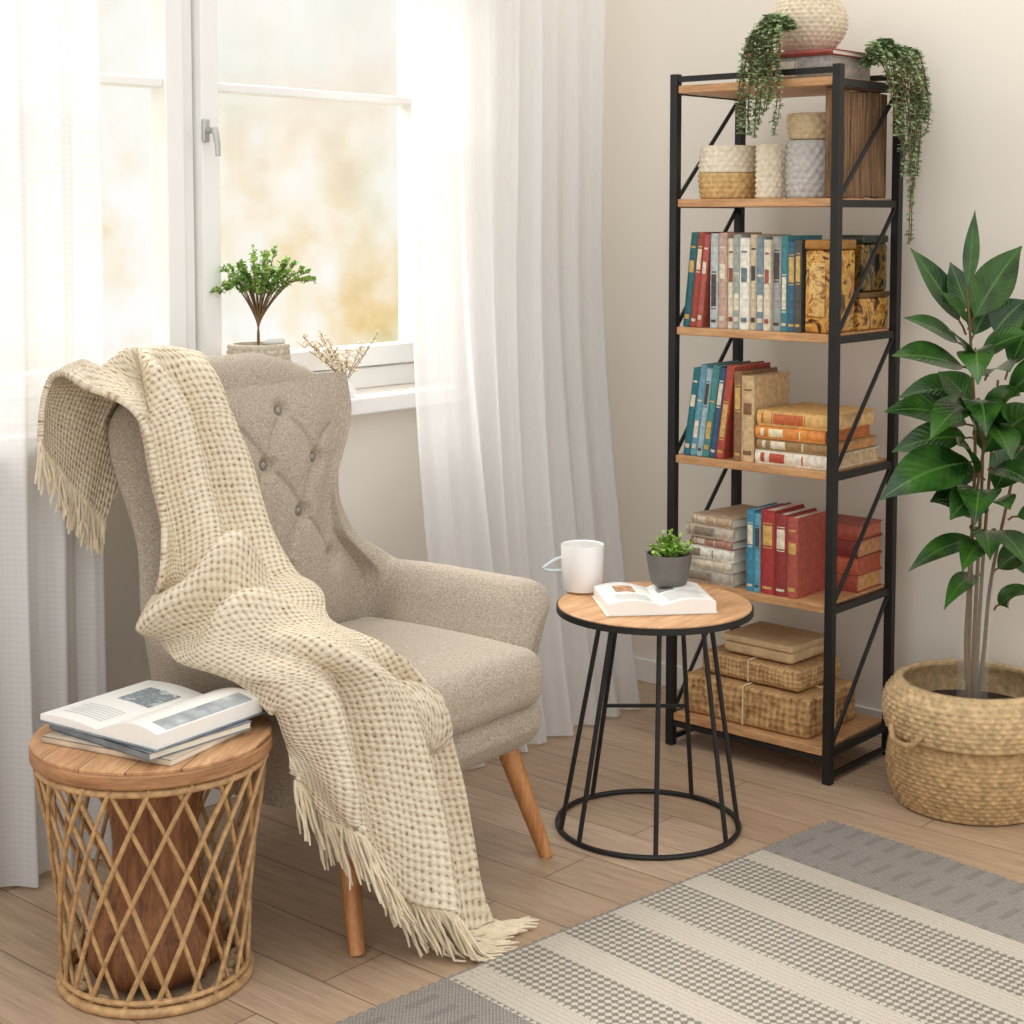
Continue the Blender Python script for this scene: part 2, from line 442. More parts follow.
bar(mb, WXL, WXL + 0.05, 0.985, 2.15, Y0, Y1); bar(mb, WXR - 0.05, WXR, 0.985, 2.15, Y0, Y1)
bar(mb, WC - 0.02, WC + 0.02, 0.985, 2.15, Y0 + 0.01, Y1)
mb.build('frame', MWF, w, 0.004)
for (a, b) in ((WXL + 0.055, WC - 0.025), (WC + 0.025, WXR - 0.055)):
    mb = MB(); y0, y1 = 0.135, 0.20; t = 0.052
    bar(mb, a, b, 0.99, 0.99 + t, y0, y1); bar(mb, a, b, 2.145 - t, 2.145, y0, y1)
    bar(mb, a, a + t, 0.99 + t, 2.145 - t, y0, y1); bar(mb, b - t, b, 0.99 + t, 2.145 - t, y0, y1)
    bar(mb, a + t, b - t, 1.668, 1.690, y0 + 0.008, y1 - 0.008)
    sa = mb.build('sash', MWF, w, 0.004)
    mb = MB(); bar(mb, a + t - 0.004, b - t + 0.004, 0.99 + t - 0.004, 2.145 - t + 0.004, 0.166, 0.170)
    mb.build('pane', glass(), sa)
hb = MB(); hx = WC + 0.03
hb.rbox((hx, 0.128, 1.575), (0.020, 0.012, 0.055), 0.005, 2, 2)
hb.tube([(hx, 0.125, 1.575), (hx, 0.098, 1.575)], 0.007, 10)
hb.tube([(hx, 0.098, 1.580), (hx + 0.001, 0.092, 1.565), (hx + 0.004, 0.09, 1.54), (hx + 0.005, 0.09, 1.515)], [0.008, 0.008, 0.007, 0.006], 10)
hb.build('window_handle', MSIL, w)

# ------------------------------------------------------------------ curtains
def curtain(label, x0, x1, yc, folds, amp, mat, seed, zt=2.42, sweep=0.0):
    r = thing('curtain', label, 'curtain', ((x0 + x1) / 2, yc, 0.0))
    nx, nz = 300, 48; rows = []
    for j in range(nz + 1):
        z = 0.008 + (zt - 0.008) * j / nz; row = []
        for i in range(nx + 1):
            t = i / nx
            ph = t + 0.06 * noise.noise(Vector((t * 3, z * 0.5, seed)))
            a = amp * (0.7 + 0.5 * (1 - j / nz)) * (0.75 + 0.6 * noise.noise(Vector((t * 6, z * 0.6, seed + 5))))
            y = a * sin(2 * pi * folds * ph) + 0.25 * a * sin(2 * pi * folds * 2.3 * ph + seed)
            y -= sweep * max(0.0, 1 - z / 1.3) ** 1.6
            x = (t - 0.5) * (x1 - x0) + 0.01 * noise.noise(Vector((t * 5, z, seed + 9)))
            row.append(Vector((x, y, z)))
        rows.append(row)
    MB().grid(rows).build('fabric_panel', mat, r, recalc=False, sharp=180)
    return r
MS1 = sheer('sheer_voile', 0.25, False, .88, .38); MS2 = sheer('ribbed_sheer', 0.13, True, .64, .30)
curtain('white ribbed sheer curtain hanging at the left of the window behind the armchair', -2.62, -1.765, -0.012, 9, 0.024, MS2, 1.0)
curtain('white sheer voile curtain hanging between the window and the bookcase', -0.915, -0.165, -0.10, 8, 0.027, MS1, 4.0, sweep=0.13)

# ------------------------------------------------------------------ rug
rug = thing('rug', 'grey and cream flatwoven rug with banded diamond pattern', 'rug', (-0.586, -1.092, 0), (0, 0, rad(-6.5)))
mb = MB(); W, L = 1.75, 1.25
mb.rbox((-W / 2, -L / 2, 0.006), (W, L, 0.011), 0.004, 2, 20)
mb.build('woven_field', rug_mat(), rug)
mb = MB(); pts = []
def brd(a, b, n):
    for i in range(n): pts.append(Vector(a).lerp(Vector(b), i / n))
zz = 0.0075
brd((0, 0, zz), (-W, 0, zz), 300); brd((-W, 0, zz), (-W, -L, zz), 220); brd((-W, -L, zz), (0, -L, zz), 300); brd((0, -L, zz), (0, 0, zz), 220)
rr = [0.0052 + 0.0016 * sin(i * 1.6) for i in range(len(pts))]
mb.tube(pts, rr, 6, True); mb.build('braided_edge', M('grey_braid', S(138, 132, 124), 0.95, 0.25, 150, 0.3), rug)

# ------------------------------------------------------------------ armchair
CL = Vector((-1.445, -0.737, 0)); CR = rad(3.5)
ch = thing('armchair', 'greige linen wingback armchair with a button tufted back', 'armchair', CL, (0, 0, CR))
CHM = Matrix.Translation(CL) @ Matrix.Rotation(CR, 4, 'Z')
chv = []; chf = []
def reg(mb):
    o = len(chv)
    chv.extend([CHM @ p for p in mb.v]); chf.extend([tuple(i + o for i in f) for f in mb.f])
W_, y0_, yb_, R_ = 0.326, 0.105, 0.535, 0.115
HA = 0.062
path = []
Ls = yb_ - R_ - y0_; La = R_ * pi / 2
for i in range(18): path.append((-W_, y0_ + Ls * i / 18, -1, 0, Ls * i / 18))
for i in range(90):
    a = pi - (pi / 2) * i / 90; path.append((-W_ + R_ + R_ * cos(a), yb_ - R_ + R_ * sin(a), cos(a), sin(a), Ls + La * i / 90))
hb_ = W_ - R_
for i in range(19): path.append((-hb_ + hb_ * i / 18, yb_, 0, 1, Ls + La + hb_ * i / 18))
path += [(-x, y, -nx, ny, a) for (x, y, nx, ny, a) in path[-2::-1]]
def gw(z, far):
    if far:
        return 1.0 - 0.26 * ss(0.555, 0.675, z) + 0.40 * ss(0.71, 0.95, z) - 0.03 * ss(1.0, 1.07, z)
    return 1.0 - 0.04 * ss(0.57, 0.70, z) + 0.18 * ss(0.70, 0.96, z) - 0.04 * ss(1.0, 1.07, z)
def gx(x, z):
    k = ss(-.12, .12, x)
    return x * (gw(z, False) * (1 - k) + gw(z, True) * k)
A0, A1 = Ls + 0.02, Ls + 0.135
def defm(x, y, z, a):
    wl = ss(0.24, 0.42, a)
    sx = 1 if x > 0 else -1
    x2 = gx(x, z) + sx * (1 - wl) * (0.03 * ss(0.44, 0.58, z) - 0.060 * (1 - ss(0.27, 0.56, z)))
    tuck = 0.085 * (1 - ss(0.22, 0.44, z)) * (1 - ss(0.0, 0.20, a))      # front of the arm curves back into the side
    return Vector((x2, y + tuck + 0.20 * max(0, z - 0.42) * wl, z))
def ztop(a): return 0.587 + 0.375 * ss(A0, A1, a) + 0.060 * ss(A0 + .06, A1 + .07, a) + 0.050 * ss(A1 - .02, A1 + .20, a)
def column(x, y, nx, ny, a, h, zt, z0, cy=0.0):
    pts = []; NZ = 22
    for k in range(NZ + 1):
        z = z0 + (zt - h - z0) * k / NZ; pts.append((x + nx * h, y + ny * h + cy, z))
    for k in range(1, 8):
        p = pi * k / 8; pts.append((x + nx * h * cos(p), y + ny * h * cos(p) + cy, zt - h + h * sin(p)))
    for k in range(NZ + 1):
        z = zt - h - (zt - h - z0) * k / NZ; pts.append((x - nx * h, y - ny * h + cy, z))
    return [defm(px, py, pz, a) for (px, py, pz) in pts]
cols = []
for (x, y, nx, ny, a) in path:
    h = HA - 0.016 * ss(0.25, 0.45, a)
    cols.append((a, column(x, y, nx, ny, a, h, ztop(a), 0.25)))
def loft(cs, cap0=False, cap1=False):
    mb = MB(); n = len(cs[0]); vs = [p for c in cs for p in c]; fs = []
    for i in range(len(cs) - 1):
        for k in range(n):
            fs.append((i * n + k, i * n + (k + 1) % n, (i + 1) * n + (k + 1) % n, (i + 1) * n + k))
    if cap0: fs.append(tuple(range(n))[::-1])
    if cap1: fs.append(tuple((len(cs) - 1) * n + k for k in range(n)))
    return mb.add(vs, fs)
lastarm = max(i for i in range(len(cols) // 2) if cols[i][0] <= Ls + .01)
def endcaps(sgn):
    out = []
    for k in range(9, 0, -1):
        f = k / 9 * pi / 2; h = HA
        out.append(column(sgn * W_, y0_, sgn, 0, 0, max(0.006, h * cos(f)), 0.587 - h * 1.15 * (1 - cos(f)), 0.25 + 0.06 * (1 - cos(f)), -h * 1.05 * sin(f)))
    return out
for sgn in (-1, 1):
    if sgn < 0: cs = endcaps(-1) + [c for (_, c) in cols[:lastarm + 1]]
    else: cs = endcaps(1) + [c for (_, c) in cols[::-1][:lastarm + 1]]
    mb = loft(cs, True, False); reg(mb); mb.build('armrest', MT, ch, sharp=80)
mb = loft([c for (_, c) in cols[lastarm:len(cols) - lastarm]]); reg(mb); mb.build('backrest', MT, ch, sharp=80)
BUT = [(-0.09, 0.945), (0.085, 0.945), (-0.175, 0.835), (0.0, 0.835), (0.160, 0.835), (-0.09, 0.725), (0.085, 0.725), (0.0, 0.615), (-0.185, 0.615), (0.165, 0.615)]
SEG = [(a, b) for i, a in enumerate(BUT) for b in BUT[i + 1:] if 0.1 < math.hypot(a[0] - b[0], a[1] - b[1]) < 0.16]
SEG += [((-0.175, 0.835), (-0.24, 0.90)), ((0.160, 0.835), (0.23, 0.90))]
def dseg(x, z, s):
    (ax, az), (bx, bz) = s; dx, dz = bx - ax, bz - az; L2 = dx * dx + dz * dz
    t = max(0, min(1, ((x - ax) * dx + (z - az) * dz) / L2))
    bow = 0.012 * sin(pi * t); ln = math.sqrt(L2)          # creases bow gently between the buttons
    return math.hypot(x - ax - t * dx + bow * dz / ln * (1 if dx > 0 else -1), z - az - t * dz - bow * dx / ln * (1 if dx > 0 else -1))
RI = R_ - 0.046
def tuft(x0, z):
    ax = abs(x0); ex = max(0, ax - (W_ - R_)); cur = RI - math.sqrt(max(0, RI ** 2 - min(RI, ex) ** 2))
    e = (1 - min(1, ax / 0.268) ** 4) * (1 - min(1, abs((z - 0.715) / 0.30)) ** 4)
    p = 0.056 * e
    x = gx(x0, z)
    dp = 0.0
    for (bx, bz) in BUT: dp = max(dp, 0.030 * math.exp(-((x - bx) ** 2 + (z - bz) ** 2) / 0.023 ** 2))
    for s in SEG: dp = max(dp, 0.0075 * math.exp(-(dseg(x, z, s) / 0.0050) ** 2) + 0.006 * math.exp(-(dseg(x, z, s) / 0.026) ** 2))
    p -= dp * min(1, e * 1.5)
    return Vector((x, yb_ - 0.046 + 0.20 * max(0, z - 0.42) - cur + 0.008 - p, z))
mb = MB(); rows = []
for j in range(191):
    z = 0.425 + 0.59 * j / 190
    rows.append([tuft(-0.268 + 0.536 * i / 180, z) for i in range(181)])
mb.grid(rows); reg(mb); mb.build('back_cushion', MT, ch, recalc=False, sharp=180)
MBT = M('button_fabric', S(150, 142, 132), 0.3, 0.15, 200, metal=.35)
flat_t = [p for r in rows for p in r]
for (bx, bz) in BUT[:8]:
    p = min(flat_t, key=lambda q: (q.x - bx) ** 2 + (q.z - bz) ** 2)
    MB().sphere((p.x, p.y - 0.004, p.z), (0.0115, 0.009, 0.0115), 14, 8).build('button', MBT, ch)
def crown(q):
    if q.z > 0: q.z += 0.022 * (1 - (q.x / 0.3) ** 2) * (1 - (q.y / 0.27) ** 2)
    return q
mb = MB(); mb.rbox((0, 0.235, 0.405), (0.555, 0.53, 0.125), 0.05, 5, 8, crown); reg(mb); mb.build('seat_cushion', MT, ch, sharp=180)
def basef(q):
    if q.z < 0: q.y += 0.03 * (1 if q.y < 0 else 0) * min(1, -q.z / 0.05)
    return q
mb = MB(); mb.rbox((0, 0.27, 0.295), (0.60, 0.55, 0.12), 0.040, 4, 6, basef); reg(mb); mb.build('seat_base', MT, ch, sharp=180)
for (sx, fx, fy, tx, ty) in ((-1, -0.300, 0.0, -0.250, 0.075), (1, 0.298, 0.0, 0.248, 0.075), (-1, -0.28, 0.56, -0.25, 0.48), (1, 0.28, 0.56, 0.25, 0.48)):
    MB().tube([(fx, fy, 0.0), (fx * 0.8 + tx * 0.2, fy * 0.8 + ty * 0.2, 0.05), (tx, ty, 0.25)], [0.0145, 0.017, 0.024], 16).build('leg', MLEG, ch)

# ------------------------------------------------------------------ knitted throw
bvh = BVHTree.FromPolygons([tuple(p) for p in chv], chf)
RW = [
 ([(40, 440), (58, 466), (74, 488), (90, 506), (104, 520)], [-.10, -.085, -.08, -.08, -.08]),
 ([(42, 404), (64, 410), (88, 420), (112, 430), (140, 440)], [-.10, -.085, -.08, -.075, -.075]),
 ([(58, 374), (88, 360), (124, 353), (160, 352), (192, 358)], [-.13, -.11, -.10, -.10, -.10]),
 ([(84, 396), (112, 376), (144, 367), (176, 365), (208, 374)], [-.20, -.18, -.16, -.15, -.15]),
 ([(128, 424), (150, 412), (174, 406), (198, 408), (224, 422)], [-.26, -.24, -.21, -.2, -.2]),
 ([(142, 470), (166, 462), (190, 458), (216, 462), (243, 476)], [-.30, -.28, -.26, -.25, -.24]),
 ([(151, 525), (178, 516), (206, 514), (234, 522), (262, 536)], [-.34, -.33, -.32, -.31, -.31]),
 ([(156, 575), (186, 564), (218, 566), (252, 574), (288, 586)], [-.37, -.39, -.40, -.41, -.41]),
 ([(154, 606), (190, 588), (232, 582), (273, 590), (312, 604)], [-.37, -.43, -.48, -.51, -.51]),
 ([(164, 648), (205, 640), (250, 626), (296, 622), (338, 626)], [-.39, -.50, -.59, -.63, -.62]),
 ([(230, 678), (268, 666), (308, 652), (346, 646), (384, 650)], [-.59, -.67, -.72, -.73, -.71]),
 ([(272, 702), (314, 690), (354, 684), (392, 686), (426, 694)], [-.71, -.74, -.765, -.76, -.75]),
 ([(283, 736), (328, 734), (372, 734), (414, 740), (452, 750)], [-.72, -.77, -.79, -.79, -.78]),
 ([(289, 756), (338, 780), (386, 800), (430, 815), (470, 815)], [-.73, -.79, -.815, -.82, -.82]),
 ([(292, 770), (348, 820), (395, 858), (440, 885), (484, 880)], [-.74, -.80, -.84, -.86, -.86]),
 ([(294, 782), (350, 838), (398, 884), (446, 922), (504, 928)], [-.74, -.81, -.85, -.885, -.89]),
]
CP = [[ony(u, v, y) for ((u, v), y) in zip(ps, ys)] for (ps, ys) in RW]
def cr(p, t):
    n = len(p) - 1; x = t * n; i = min(int(x), n - 1); f = x - i
    a = p[max(i - 1, 0)]; b = p[i]; c = p[i + 1]; d = p[min(i + 2, n)]
    return 0.5 * ((2 * b) + (c - a) * f + (2 * a - 5 * b + 4 * c - d) * f * f + (3 * b - a - 3 * c + d) * f ** 3)
NL, NA = 420, 110
G = []
for i in range(NL + 1):
    s = i / NL
    row = [cr([CP[k][j] for k in range(len(CP))], s) for j in range(5)]
    G.append([cr(row, j / NA) for j in range(NA + 1)])
def gnorm(G, i, j, e=3):
    a = G[min(i + e, NL)][j] - G[max(i - e, 0)][j]; b = G[i][min(j + e, NA)] - G[i][max(j - e, 0)]
    n = b.cross(a)
    return n.normalized() if n.length > 1e-9 else Vector((0, 0, 1))
G2 = []
for i in range(NL + 1):
    s = i / NL; r2 = []
    for j in range(NA + 1):
        t = j / NA
        fold = (0.028 * sin(2 * pi * (2.2 * t + 0.3 * sin(5 * s))) + .008) * ss(0.14, 0.24, s) * (1 - ss(0.5, 0.58, s))
        fold += (0.032 * sin(2 * pi * (2.3 * t - 0.6 * s + 0.2)) + 0.013 * sin(2 * pi * (4.3 * t + 1.2 * s))) * ss(0.62, 0.72, s)
        wv = .02 * sin(6 * t + 1); lf = 1 - .85 * ss(.5, .95, t)
        fold += (0.064 * math.exp(-((s - .535 - wv) / .019) ** 2) - 0.024 * math.exp(-((s - .49 - wv) / .018) ** 2)) * lf
        fold += (0.052 * math.exp(-((s - .605 - wv * 1.4) / .019) ** 2) - 0.024 * math.exp(-((s - .57 - wv) / .014) ** 2)) * (.4 + .6 * sin(pi * t)) * lf
        fold += 0.008 * noise.noise(Vector((t * 4, s * 14, 7.0)))
        n = gnorm(G, i, j)
        if n.dot(CAM - G[i][j]) < 0: n = -n
        r2.append(G[i][j] + n * fold)
    G2.append(r2)
G = G2
def push():
    for i in range(NL + 1):
        for j in range(NA + 1):
            p = G[i][j]
            loc, nn, _, dist = bvh.find_nearest(p, 0.12)
            if loc is not None:
                side = (p - loc).dot(nn)
                if side < 0.014: G[i][j] = loc + nn * 0.0145
            if G[i][j].z < 0.014: G[i][j].z = 0.014
def smooth(k):
    for _ in range(k):
        N = [r[:] for r in G]
        for i in range(1, NL):
            for j in range(NA + 1):
                jl, jr = max(j - 1, 0), min(j + 1, NA)
                N[i][j] = G[i][j] * 0.4 + (G[i - 1][j] + G[i + 1][j] + G[i][jl] + G[i][jr]) * 0.15
        for i in range(NL + 1): G[i] = N[i]
push(); smooth(7); push(); smooth(5); push(); smooth(3)
th = thing('throw_blanket', 'chunky cream knitted throw with fringed ends draped over the armchair', 'blanket', (-1.62, -0.80, 0.0))
TO = Vector((-1.62, -0.80, 0.0))
arc = [0.0]
for i in range(1, NL + 1):
    arc.append(arc[-1] + sum((G[i][j] - G[i - 1][j]).length for j in (NA // 4, NA // 2, 3 * NA // 4)) / 3)
UVT = []
for i in range(NL + 1):
    cum = [0.0]
    for j in range(NA): cum.append(cum[-1] + (G[i][j + 1] - G[i][j]).length)
    tot = 0.44 * 0.5 + 0.5 * cum[-1]; k = tot / max(cum[-1], 1e-6)
    UVT.append([(c - cum[NA // 2]) * k for c in cum])
for _ in range(25):
    UVT = [[(UVT[max(i - 1, 0)][j] + UVT[i][j] * 2 + UVT[min(i + 1, NL)][j]) / 4 for j in range(NA + 1)] for i in range(NL + 1)]
mb = MB(); mb.grid([[p - TO for p in r] for r in G])
for i in range(NL + 1):
    for j in range(NA + 1): mb.uv.append((UVT[i][j], arc[i]))
kb = mb.build('knit_body', MK, th, recalc=False, sharp=180)
so = kb.modifiers.new('thick', 'SOLIDIFY'); so.thickness = 0.013; so.offset = 0.0
def fringe(i, n, down, fwd, lmin, lmax):
    mb = MB()
    for k in range(n):
        t = (k + random.uniform(-.3, .3)) / (n - 1); t = max(0, min(1, t)); x = t * NA; j = min(int(x), NA - 1)
        p = G[i][j].lerp(G[i][j + 1], x - j) - TO
        L = random.uniform(lmin, lmax) * (1 - .35 * ss(.8, 1, t)); d = down.copy() + Vector((random.uniform(-.18, .18), random.uniform(-.15, .15), 0)) + fwd * t
        d.normalize(); pts = [p]
        m = 6; side = Vector((random.uniform(-1, 1), random.uniform(-1, 1), 0)) * 0.004
        for q in range(1, m + 1):
            nx = pts[-1] + d * (L / m) + side * sin(q * 1.3 + k)
            if nx.z < 0.006:
                nx.z = 0.006 + random.uniform(0, .004)
                hx = Vector((d.x, d.y, 0)); hx = hx.normalized() if hx.length > .05 else Vector((.7, -.7, 0))
                nx.x = pts[-1].x + hx.x * L / m; nx.y = pts[-1].y + hx.y * L / m
            pts.append(nx)
        mb.tube(pts, [0.0027] * m + [0.0016], 5)
    return mb
fringe(0, 66, Vector((0, 0.0, -1)), Vector((0, 0, 0)), .07, .10).build('fringe', MFR, th)
fringe(NL, 220, Vector((.22, -.12, -1)), Vector((.28, -.30, 0.0)), .095, .14).build('fringe', MFR, th)

# ------------------------------------------------------------------ cane drum table (left)
P = cw(-0.648, 2.892)
dt = thing('side_table', 'round pine topped drum table with open cane lattice sides', 'side table', P, (0, 0, rad(30)))
TZ = 0.450
mb = MB(); mb.lathe([(0.0, TZ - .006), (0.212, TZ - .006), (0.2125, TZ - .001), (0.2105, TZ), (0.0, TZ)], 80); mb.build('table_top', MWT, dt, sharp=25)
mb = MB(); mb.lathe([(0.0, TZ - .032), (.211, TZ - .032), (.2145, TZ - .028), (.2145, TZ - .010), (.2125, TZ - .0065), (0.0, TZ - .0065)], 80); mb.build('wood_rim', MWR, dt, sharp=25)
mb = MB()
def rr_(t): return 0.204 - 0.042 * (1 - t) - 0.010 * sin(pi * t)
for sg in (-1, 1):
    for k in range(19):
        a0 = 2 * pi * (k + (0.25 if sg > 0 else 0)) / 19 + random.uniform(-.05, .05); pts = []; tw = random.uniform(.90, 1.1)
        for q in range(15):
            t = q / 14; a = a0 + sg * tw * (t - 0.5) + .012 * sin(7 * t + k); r = rr_(t) + sg * 0.0032
            pts.append((r * cos(a), r * sin(a), 0.012 + (TZ - .046) * t))
        mb.tube(pts, random.uniform(.0038, .0048), 8)
mb.build('cane_lattice', MRAT, dt)
mb = MB(); mb.ring((0, 0, 0.009), 0.168, 0.009, 72, 10); mb.ring((0, 0, 0.026), 0.167, 0.005, 72, 8); mb.build('base_ring', MRAT, dt)
mb = MB(); mb.ring((0, 0, TZ - .042), 0.202, 0.007, 72, 10); mb.build('top_ring', MRAT, dt)
mb = MB(); prof = [(0.01, 0.02), (0.105, 0.02), (0.115, 0.05), (0.11, 0.09), (0.09, 0.13), (0.075, 0.18), (0.072, 0.26), (0.08, 0.34), (0.095, TZ - .034), (0.01, TZ - .034)]
mb.lathe(prof, 60)
for p in mb.v:
    a = math.atan2(p.y, p.x); r = math.hypot(p.x, p.y)
    if r > .03:
        k = 1 + 0.07 * sin(a * 9) + 0.05 * noise.noise(Vector((p.x * 12, p.y * 12, p.z * 6))); p.x *= k; p.y *= k
mb.build('centre_trunk', MLOG, dt, sharp=180)
mb = MB()
for k in range(110):
    a = random.uniform(0, 2 * pi); r = random.uniform(.128, .150)
    mb.sphere((r * cos(a), r * sin(a), 0.008), (random.uniform(.006, .010), random.uniform(.006, .010), .007), 7, 5)
o = mb.build('pebbles', M('tan_pebble', S(212, 186, 146), .8, .3, 30), dt); o['kind'] = 'stuff'

# magazines on it
def book_open(name, label, cat, loc, rotz, pw, ph, thk, pm, cm, pic=None, text=None, group=None, lift=0.0, thr=None):
    r = thing(name, label, cat, loc, (0, 0, rotz), group)
    MB().box((0, 0, 0.0015), (2 * pw + 0.008, ph + 0.008, 0.003)).build('cover', cm, r, 0.001)
    def zt(t, sg):
        k = thk if (sg < 0 or thr is None) else thr
        z = 0.003 + thk * .55 * (1 - t) + k * .55 * t + k * (0.62 * sin(pi * (0.04 + 0.70 * t)) - 0.35 * max(0, t - .5))
        if sg > 0: z += lift * sin(pi * min(1, t * .72))
        return z
    for sg in (-1, 1):
        mb = MB(); n = 16; top = [[Vector((sg * pw * i / n, y * ph / 2, zt(i / n, sg))) for i in range(n + 1)] for y in (-1, -.5, 0, .5, 1)]
        bot = [[Vector((p.x, p.y, 0.0032)) for p in row] for row in top]
        mb.grid(top); o = len(mb.v); m = n + 1; mb.grid(bot)
        for i in range(n):
            mb.f.append((i, i + 1, o + i + 1, o + i)); mb.f.append((4 * m + i, 4 * m + i + 1, o + 4 * m + i + 1, o + 4 * m + i))
        for q in range(4):
            mb.f.append((q * m + n, (q + 1) * m + n, o + (q + 1) * m + n, o + q * m + n)); mb.f.append((q * m, (q + 1) * m, o + (q + 1) * m, o + q * m))
        pg = mb.build('page_block', pm, r, sharp=40)
        for (kind, items) in (('printed_picture', pic), ('printed_text', text)):
            for it in (items or []):
                s2, t0, t1, y0, y1, mt = it
                if s2 != sg: continue
                pb = MB()
                if kind == 'printed_picture':
                    pb.grid([[Vector((sg * pw * (t0 + (t1 - t0) * i / 8), (y0 + (y1 - y0) * j / 2) * ph, zt(t0 + (t1 - t0) * i / 8, sg) + .0006)) for i in range(9)] for j in range(3)])
                else:
                    k = y0
                    while k < y1:
                        e = t1 - random.uniform(0, .12)
                        pb.grid([[Vector((sg * pw * (t0 + (e - t0) * i / 6), (k + dy) * ph, zt(t0 + (e - t0) * i / 6, sg) + .0006)) for i in range(7)] for dy in (0, .010)])
                        k += .035
                pb.build(kind, mt, pg, recalc=False)
    return r
gm = 'magazines on the cane drum table'
MPA = M('magazine_slate', S(120, 128, 136), .4, .3, 25); MPB = M('magazine_sand', S(202, 186, 164), .4, .25, 20)
def magazine(label, c, rot, sx, sy, z, h, cm):
    r = thing('magazine', label, 'magazine', (c.x, c.y, z), (0, 0, rot), gm)
    MB().box((0, 0, h / 2), (sx - .004, sy - .004, h - .002)).build('pages', MPG, r)
    mb = MB(); mb.box((0, 0, h - .0008), (sx, sy, .0016)); mb.box((0, 0, .0008), (sx, sy, .0016)); mb.box((-sx / 2 + .0008, 0, h / 2), (.0016, sy, h)); mb.build('cover', cm, r)
dc = P.copy()
magazine('sand coloured closed magazine at the bottom of the pile on the cane drum table', dc - rt * .004 - fw * .018, rad(14), .230, .285, TZ + .0005, .011, MPB)
magazine('slate grey closed magazine directly under the open magazine', dc - fw * .014, rad(2), .230, .28, TZ + .0120, .013, MPA)
c1 = dc - rt * .002 + fw * .008
MARC = printed('print_slate_drawing', [S(206, 210, 212), S(160, 168, 174), S(120, 132, 140), S(214, 218, 218)], 60)
book_open('open_magazine', 'open white magazine with a grey building picture lying on the cane drum table', 'magazine', (c1.x, c1.y, TZ + .0255), rad(6.7 - 90), .148, .258, .013, MWP, MPA,
          pic=[(-1, .10, .66, .02, .34, MARC), (1, .74, .98, -.40, .42, printed('print_teal', [S(226, 226, 220), S(176, 182, 184), S(140, 148, 152)], 30))],
          text=[(-1, .15, .85, -.38, -.16, MPALE)], group=gm, lift=.026, thr=.007)

# ------------------------------------------------------------------ black wire table
P = cw(0.320, 3.624); TT = 0.512
wt = thing('side_table', 'small round oak topped table on a flared black wire frame', 'side table', P)
MB().lathe([(0.0, TT - .016), (0.214, TT - .016), (0.217, TT - .013), (0.217, TT - .002), (0.215, TT), (0.0, TT)], 72).build('table_top', MTT, wt, sharp=30)
mb = MB(); mb.lathe([(.2175, TT - .018), (.2205, TT - .018), (.2205, TT - .004), (.2175, TT - .004)], 72); mb.build('rim_band', MBK, wt)
mb = MB(); mb.ring((0, 0, TT - .0215), 0.125, 0.0052, 48, 8); mb.build('top_ring', MBK, wt)
mb = MB(); mb.ring((-.012 * rt.x, -.012 * rt.y, 0.006), 0.205, 0.006, 72, 8); mb.build('base_ring', MBK, wt)
base_a = math.atan2(-fw.y, -fw.x)
legs = [base_a + rad(x) for x in (0, 52, 76, -52, -76, 145, -145)]
for a in legs:
    MB().tube([(.125 * cos(a), .125 * sin(a), TT - .0215), (.205 * cos(a) - .012 * rt.x, .205 * sin(a) - .012 * rt.y, .006)], 0.0055, 8).build('leg', MBK, wt)
def lp(a, z):
    t = z / (TT - .024); r = .205 + (.125 - .205) * t; return (r * cos(a) - .012 * rt.x * (1 - t), r * sin(a) - .012 * rt.y * (1 - t), z)
MB().tube([lp(legs[5], .235), lp(legs[6], .235)], .0045, 8).build('stretcher', MBK, wt)
bc = cw(0.316, 3.602)
book_open('open_book', 'open hardback with white pages lying on the round wire table', 'book', (bc.x, bc.y, TT + .0004), rad(-49 + 7), .120, .182, .027, MWP, M('pale_cover', S(226, 220, 208), .6, .05, 30),
          pic=[(-1, .34, .72, -.02, .30, printed('print_warm', [S(232, 200, 164), S(200, 146, 104), S(140, 106, 84)], 60)), (1, .1, .40, .06, .26, MINK)], text=[(-1, .15, .9, -.42, -.12, MPALE), (1, .15, .88, -.42, .0, MPALE)])
sp = cw(0.356, 3.668, TT + .0345)
su = thing('potted_plant', 'small bushy bright green plant in a dark grey pot standing on the open hardback', 'potted plant', sp)
MB().lathe([(0.01, 0), (.038, 0), (.042, .006), (.052, .064), (.053, .070), (.049, .070), (.046, .062), (.01, .060)], 40).build('pot', MDP, su)
MB().lathe([(0.003, .058), (.0455, .058), (.0445, .063), (.003, .066)], 24).build('soil', MSOIL, su)
def leaf(mb, base, tip, w, bend=.15, hint=None, fold=.18, n=7, shape=.85, pw_=.8):
    base = Vector(base); tip = Vector(tip); L = (tip - base).length; up = Vector((0, 0, 1))
    mid = (base + tip) / 2 + up * L * bend; hint = hint or up
    rows = []
    for i in range(n + 1):
        t = i / n; p = base * (1 - t) ** 2 + mid * 2 * t * (1 - t) + tip * t * t
        tan = ((mid - base) * (1 - t) + (tip - mid) * t).normalized()
        side = tan.cross(hint); side = side.normalized() if side.length > 1e-4 else tan.orthogonal().normalized()
        nn = side.cross(tan); wd = w * max(.03, sin(pi * (t ** shape)) ** pw_) if 0 < t < 1 else w * .03
        rows.append([p - side * wd + nn * wd * fold, p - side * wd * .5 + nn * wd * fold * .35, p, p + side * wd * .5 + nn * wd * fold * .35, p + side * wd + nn * wd * fold])
        mb.uv += [(j / 4, t) for j in range(5)]
    mb.grid(rows)
mb = MB(); ms = MB()
